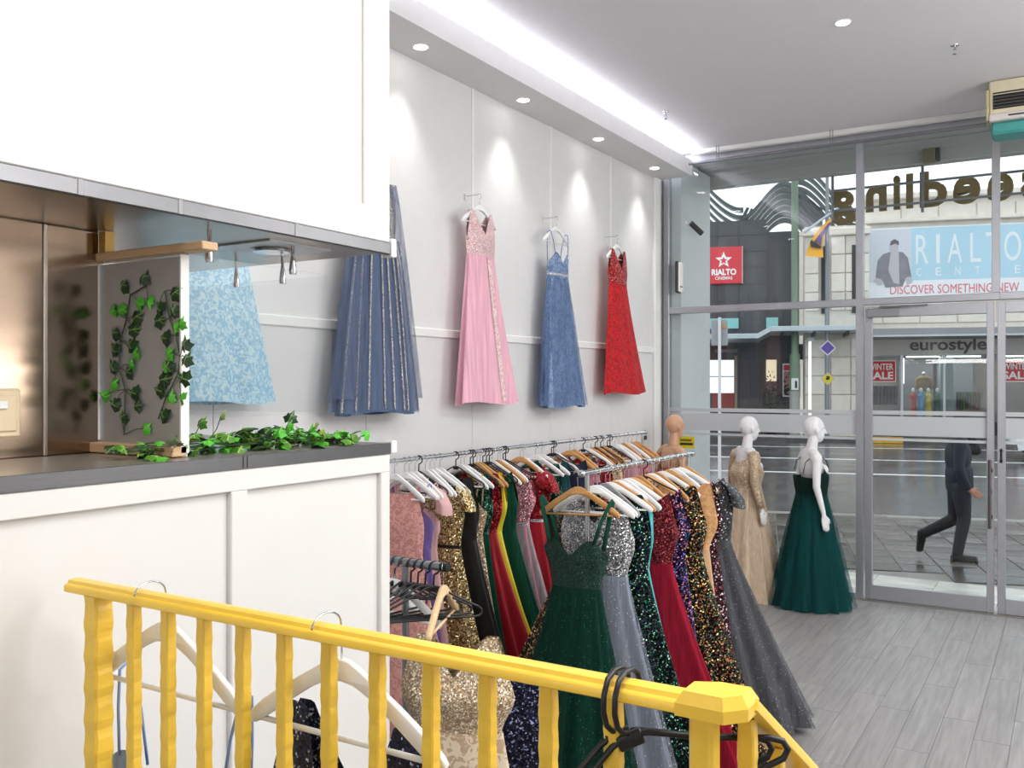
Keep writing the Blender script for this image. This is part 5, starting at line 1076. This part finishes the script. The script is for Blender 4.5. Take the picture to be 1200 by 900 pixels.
MB().cbox(0, 8.4, 0, .06, 0, 2.92, .01).build('sheet', mat('banner white', C(232, 238, 244), .5, var=.01), bn); MB().box(0.0, 1.75, -.006, 0, .72, 2.86).build('grey_field', mat('banner grey', C(206, 212, 222), .5), bn); MB().box(1.70, 8.35, -.008, 0, .78, 2.88).build('blue_field', mat('banner blue', C(176, 212, 230), .5, 0, .4, .05), bn)
wtx = mat('banner letters', C(226, 234, 240), .5)
for ch, u0, u1 in (('R', 1.86, 2.33), ('I', 2.61, 2.75), ('A', 3.03, 3.57), ('L', 3.86, 4.26), ('T', 4.42, 4.88), ('O', 5.08, 5.68)): text(bn, 'letter', ch, wtx, u0, 1.43, u1-u0, 1.16, -.010, .006, .0)
for i, ch in enumerate('CENTRE'): text(bn, 'letter', ch, wtx, 1.88+.715*i, .93, .20, .33, -.010, .006, .01)
text(bn, 'slogan', 'DISCOVER SOMETHING NEW', mat('slogan red', C(226, 112, 118), .5), .90, .22, 4.72, .36, -.008, .006, .0)
suit = mat('print grey suit', C(132, 132, 142), .6, 0, 4, .15); pale = mat('print pale skin', C(190, 188, 192), .6); hair_p = mat('print hair', C(96, 94, 100), .6)
def flat(poly, m, y, nm): b = MB(); b.prism(poly, y, y+.003); b.build(nm, m, bn)
flat([(.42,1.62), (.62,1.86), (1.0,1.98), (1.36,1.92), (1.56,1.7), (1.70,.92), (1.50,.88), (1.36,.55), (.72,.5), (.58,.82), (.34,.92)], suit, -.012, 'printed_figure'); flat([(.92,1.96), (1.22,1.98), (1.24,.62), (1.02,.68), (.82,1.2)], pale, -.015, 'printed_shirt')
flat([(1.04+.17*math.cos(i*PI/8), 2.12+.24*math.sin(i*PI/8)) for i in range(16)], pale, -.018, 'printed_face'); flat([(.88,2.2), (.92,2.38), (1.06,2.46), (1.22,2.36), (1.22,2.2), (1.10,2.28)], hair_p, -.021, 'printed_hair')
flat([(.34,.92), (.56,.84), (.62,.62), (.44,.60), (.28,.76)], pale, -.015, 'printed_hand'); flat([(1.50,.9), (1.70,.92), (1.72,.66), (1.52,.6)], pale, -.015, 'printed_hand')
# sale posters, mannequin torso and small garments in the far window
for a, lab in ((4.22, 'red winter sale poster in the far window, left one'), (9.27, 'red winter sale poster in the far window at the picture edge')):
    p = rthing('sale_poster', lab, 'poster', a, 40.40, 2.20, 'winter sale posters'); MB().box(0, 1.12, 0, .02, 0, .82).build('sheet', mat('poster red', C(206, 44, 54), .5), p)
    MB().box(-.03, 1.15, .005, .03, -.03, .85).build('border', wm, p); text(p, 'lettering', 'WINTER', wm, .07, .46, .98, .26, -.004, .006, .02); text(p, 'lettering', 'SALE', wm, .07, .07, .98, .32, -.004, .006, .03)
p = rthing('display_torso', 'tan shirted mannequin torso in the far shop window', 'mannequin', 6.55, 41.2, .6)
b = MB(); b.ell((0,0,1.50), (.26,.15,.34)); b.ell((0,0,1.68), (.28,.14,.16)); b.capsule((-.24,0,1.66), (-.30,0,1.32), .085, .07); b.capsule((.24,0,1.66), (.30,0,1.32), .085, .07); b.capsule((0,0,1.80), (0,0,1.90), .06, .055); b.build('torso', mat('tan shirt', C(150, 118, 84), .7), p, True); MB().ell((0,0,1.93), (.07,.07,.06)).build('neck_cap', white_trim, p, True); MB().lathe([(.18,0), (.18,.03), (.03,.05), (.03,1.25)], 16).build('stand', rail_grey, p, True)
for a, c, lab in ((6.10, (196, 54, 50), 'small red dressed form in the far window'), (6.40, (98, 160, 214), 'small light blue dressed form in the far window'), (6.68, (226, 196, 70), 'small yellow dressed form in the far window'), (7.02, (40, 96, 92), 'small dark teal dressed form in the far window')):
    p = rthing('dressed_form', lab, 'mannequin', a, 40.9, .55, 'small dressed forms in the far window'); m_ = mat('form %s' % lab[6:10], C(*c), .7)
    MB().lathe([(.05,.0), (.17,.02), (.12,.55), (.10,.75), (.15,1.0), (.10,1.12), (.04,1.16)], 14).build('garment', m_, p, True); MB().ell((0,0,1.27), (.07,.07,.10)).build('head', white_trim, p, True)
# poles, flag, signs
pgreen = mat('green pole paint', C(100, 122, 100), .45); pgrey = mat('grey pole', C(130, 134, 140), .4, .4)
p = rthing('lamp_post', 'tall green lamp post across the road', 'pole', 1.27, 37.0); MB().lathe([(.19,0), (.19,3.2), (.135,3.28), (.125,11.5)], 16).build('shaft', pgreen, p, True); MB().cbox(-.13, .13, -.21, -.185, 1.85, 2.30, .005).build('notice', mat('notice white', C(214, 214, 216), .6), p); MB().box(.0, .08, -.214, -.209, 1.92, 2.20).build('notice_print', night, p); MB().lathe([(.195,0), (.195,1.8)], 16).build('lower_sleeve', mat('pole grey base', C(150, 150, 144), .6), p, True)
p = rthing('sign_pole', 'slim grey pole carrying two diamond signs', 'pole', 2.46, 37.0); MB().lathe([(.09,0), (.085,6), (.06,10.2)], 14).build('shaft', pgrey, p, True)
dia = lambda c, z, r: [(c, z-r), (c+r, z), (c, z+r), (c-r, z)]
def dsign(c, z, r, m_, nm, bord):
    MB().prism(dia(c, z, r), -.13, -.11).build(nm+'_border', bord, p); MB().prism(dia(c, z, r*.85), -.14, -.13).build(nm, m_, p)
dsign(2.47-2.46, 3.46, .30, mat('purple sign', C(96, 74, 160), .5), 'purple_diamond', wm); dsign(2.53-2.46-.06, 2.28, .25, mat('lime sign', C(206, 196, 40), .5), 'yellow_diamond', mat('peach edge', C(226, 180, 150), .5)); MB().prism([(-.06,2.24), (.06,2.24), (.10,2.36), (-.02,2.40)], -.146, -.14).build('sign_emblem', night, p)
p = rthing('flag_pole', 'slanted white flagpole with an orange and purple flag', 'flag', 1.60, 36.8, 7.9); MB().tube([(0,0,0), (.70,0,.50), (1.35,0,.95)], .05, 10).build('pole', can_g, p, True)
def ribbon(c1, c2, y, m_, nm):
    n = len(c1); MB().grid([[(x, y+.06*math.sin(i*1.1), z) for i, (x, z) in enumerate(c1)], [(x, y+.06*math.sin(i*1.1+.5), z) for i, (x, z) in enumerate(c2)], [(x, y+.02+.06*math.sin(i*1.1+.5), z) for i, (x, z) in enumerate(c2)], [(x, y+.02+.06*math.sin(i*1.1), z) for i, (x, z) in enumerate(c1)]], False).build(nm, m_, p, True)
ribbon([(1.10,.62), (.62,.20), (.22,-.35), (.06,-.9)], [(1.16,.62), (.80,.10), (.68,-.45), (.70,-1.0)], -.06, mat('flag orange', C(240, 176, 60), .7), 'flag_cloth'); ribbon([(.92,.34), (.60,-.05), (.42,-.32)], [(.97,.30), (.66,-.22), (.62,-.55)], -.12, mat('flag purple', C(98, 82, 140), .7), 'purple_band')
fan(MB(), [(.22,-.38), (.30,-.30), (.34,-.40), (.40,-.32), (.46,-.45), (.66,-.62), (.56,-.66), (.24,-.58)], -.16, -.14, .38, -.5).build('dark_emblem', night, p)
p = rthing('bus_stop_pole', 'thin white pole with a grey box at the near kerb', 'pole', -.62, 14.6); MB().lathe([(.035,-.02), (.035,.03), (.024,.05), (.024,3.12)], 12).build('shaft', mat('white pole', C(214, 216, 220), .4), p, True); MB().cbox(-.13, .12, .03, .12, 2.68, 3.09, .01).build('sign_box', mat('box grey', C(150, 156, 162), .5), p); MB().box(.03, .10, .02, .032, 2.95, 2.985).build('orange_label', mat('orange label', C(206, 140, 50), .5), p)
p = rthing('light_column', 'slim glowing white light column across the road', 'lamp', 1.88, 38.0); MB().lathe([(.05,0), (.05,3.75)], 12).build('tube', mat_emit('column light', (1, .99, .96, 1), 1.6), p, True); MB().cbox(-.10, .16, -.1, .1, 3.78, 3.92, .02).build('lamp_head', wm, p)
p = rthing('poster_case', 'red headed poster case behind the green lamp post', 'poster', .87, 39.3, 1.55); MB().cbox(0, .70, 0, .08, 0, 1.38, .01).build('case', alu, p); MB().box(.04, .66, -.01, 0, 1.08, 1.32).build('red_header', mat('case red', C(176, 40, 48), .5), p); MB().box(.04, .66, -.01, 0, .06, 1.05).build('dark_poster', mat_lace('poster print', C(40, 40, 46), C(150, 110, 100), 4), p)
p = rthing('potted_shrub', 'dark leafy shrub in a pot by the far canopy', 'plant', .32+.1, 38.6, 0); MB().lathe([(.2,0), (.28,.5), (.24,.5)], 14).build('pot', night, p, True)
fm = MB()
for i in range(260):
    q = Vector((rnd.gauss(0,.16), rnd.gauss(0,.16), 1.45+rnd.gauss(0,.42))); u_ = Vector((rnd.uniform(-1,1), rnd.uniform(-1,1), rnd.uniform(-1,1))).normalized()*.07; v_ = u_.orthogonal().normalized()*.04; fm.add([q-u_, q+v_, q+u_, q-v_], [(0,1,2,3)])
tag(fm.build('foliage', mat('dark foliage', C(44, 60, 44), .6, 0, 3, .4), p), None, None, None, 'stuff')
# parked white car at the picture edge
p = rthing('car', 'white car on the wet road at the right edge of the picture', 'car', 9.25, 30.0, -.13)
prof = [(-2.10,.30), (-2.15,.62), (-2.02,.92), (-1.5,1.02), (-.95,1.42), (.55,1.45), (1.15,1.05), (1.95,.92), (2.12,.70), (2.10,.30)]
b = MB(); rows = []
for y, s in ((-.86,.92), (-.84,1.0), (.84,1.0), (.86,.92)): rows.append([(x*(1 if abs(y) < .85 else .99), y, .30+(z-.30)*s) for x, z in prof])
b.grid(rows); n_ = len(prof); b.f += [tuple(range(n_))[::-1], tuple(range(3*n_, 4*n_))]; b.build('body', mat('white car paint', C(226, 228, 232), .2, coat=.5), p, True)
for y in (-.872, .852): MB().prism([(-1.38,1.02), (-.90,1.36), (.48,1.38), (.98,1.04)], y, y+.02).build('side_window', night, p)
MB().cbox(-2.17, -2.09, -.82, -.45, .68, .86, .02).build('tail_light', mat('red lens', C(196, 24, 24), .25), p); MB().cbox(-2.17, -2.09, .45, .82, .68, .86, .02).build('tail_light', mat('red lens far', C(196, 24, 24), .25), p); MB().cbox(-2.20, -2.08, -.8, .8, .30, .48, .03).build('bumper', mat('bumper grey', C(90, 92, 96), .5), p)
for x in (-1.30, 1.32):
    for y in (-.80, .80):
        wl_ = MB().lathe([(.20,-.10), (.31,-.10), (.335,-.06), (.335,.06), (.31,.10), (.20,.10)], 24, (x, y, .335), 'y').build('wheel', mat('tyre %d%d' % (x > 0, y > 0), C(22, 22, 24), .7), p, True)
        MB().lathe([(.03,-.105), (.20,-.095), (.20,.095), (.03,.105)], 16, (x, y, .335), 'y').build('hub_cap', chrome, wl_, True)
bpy.context.view_layer.update()
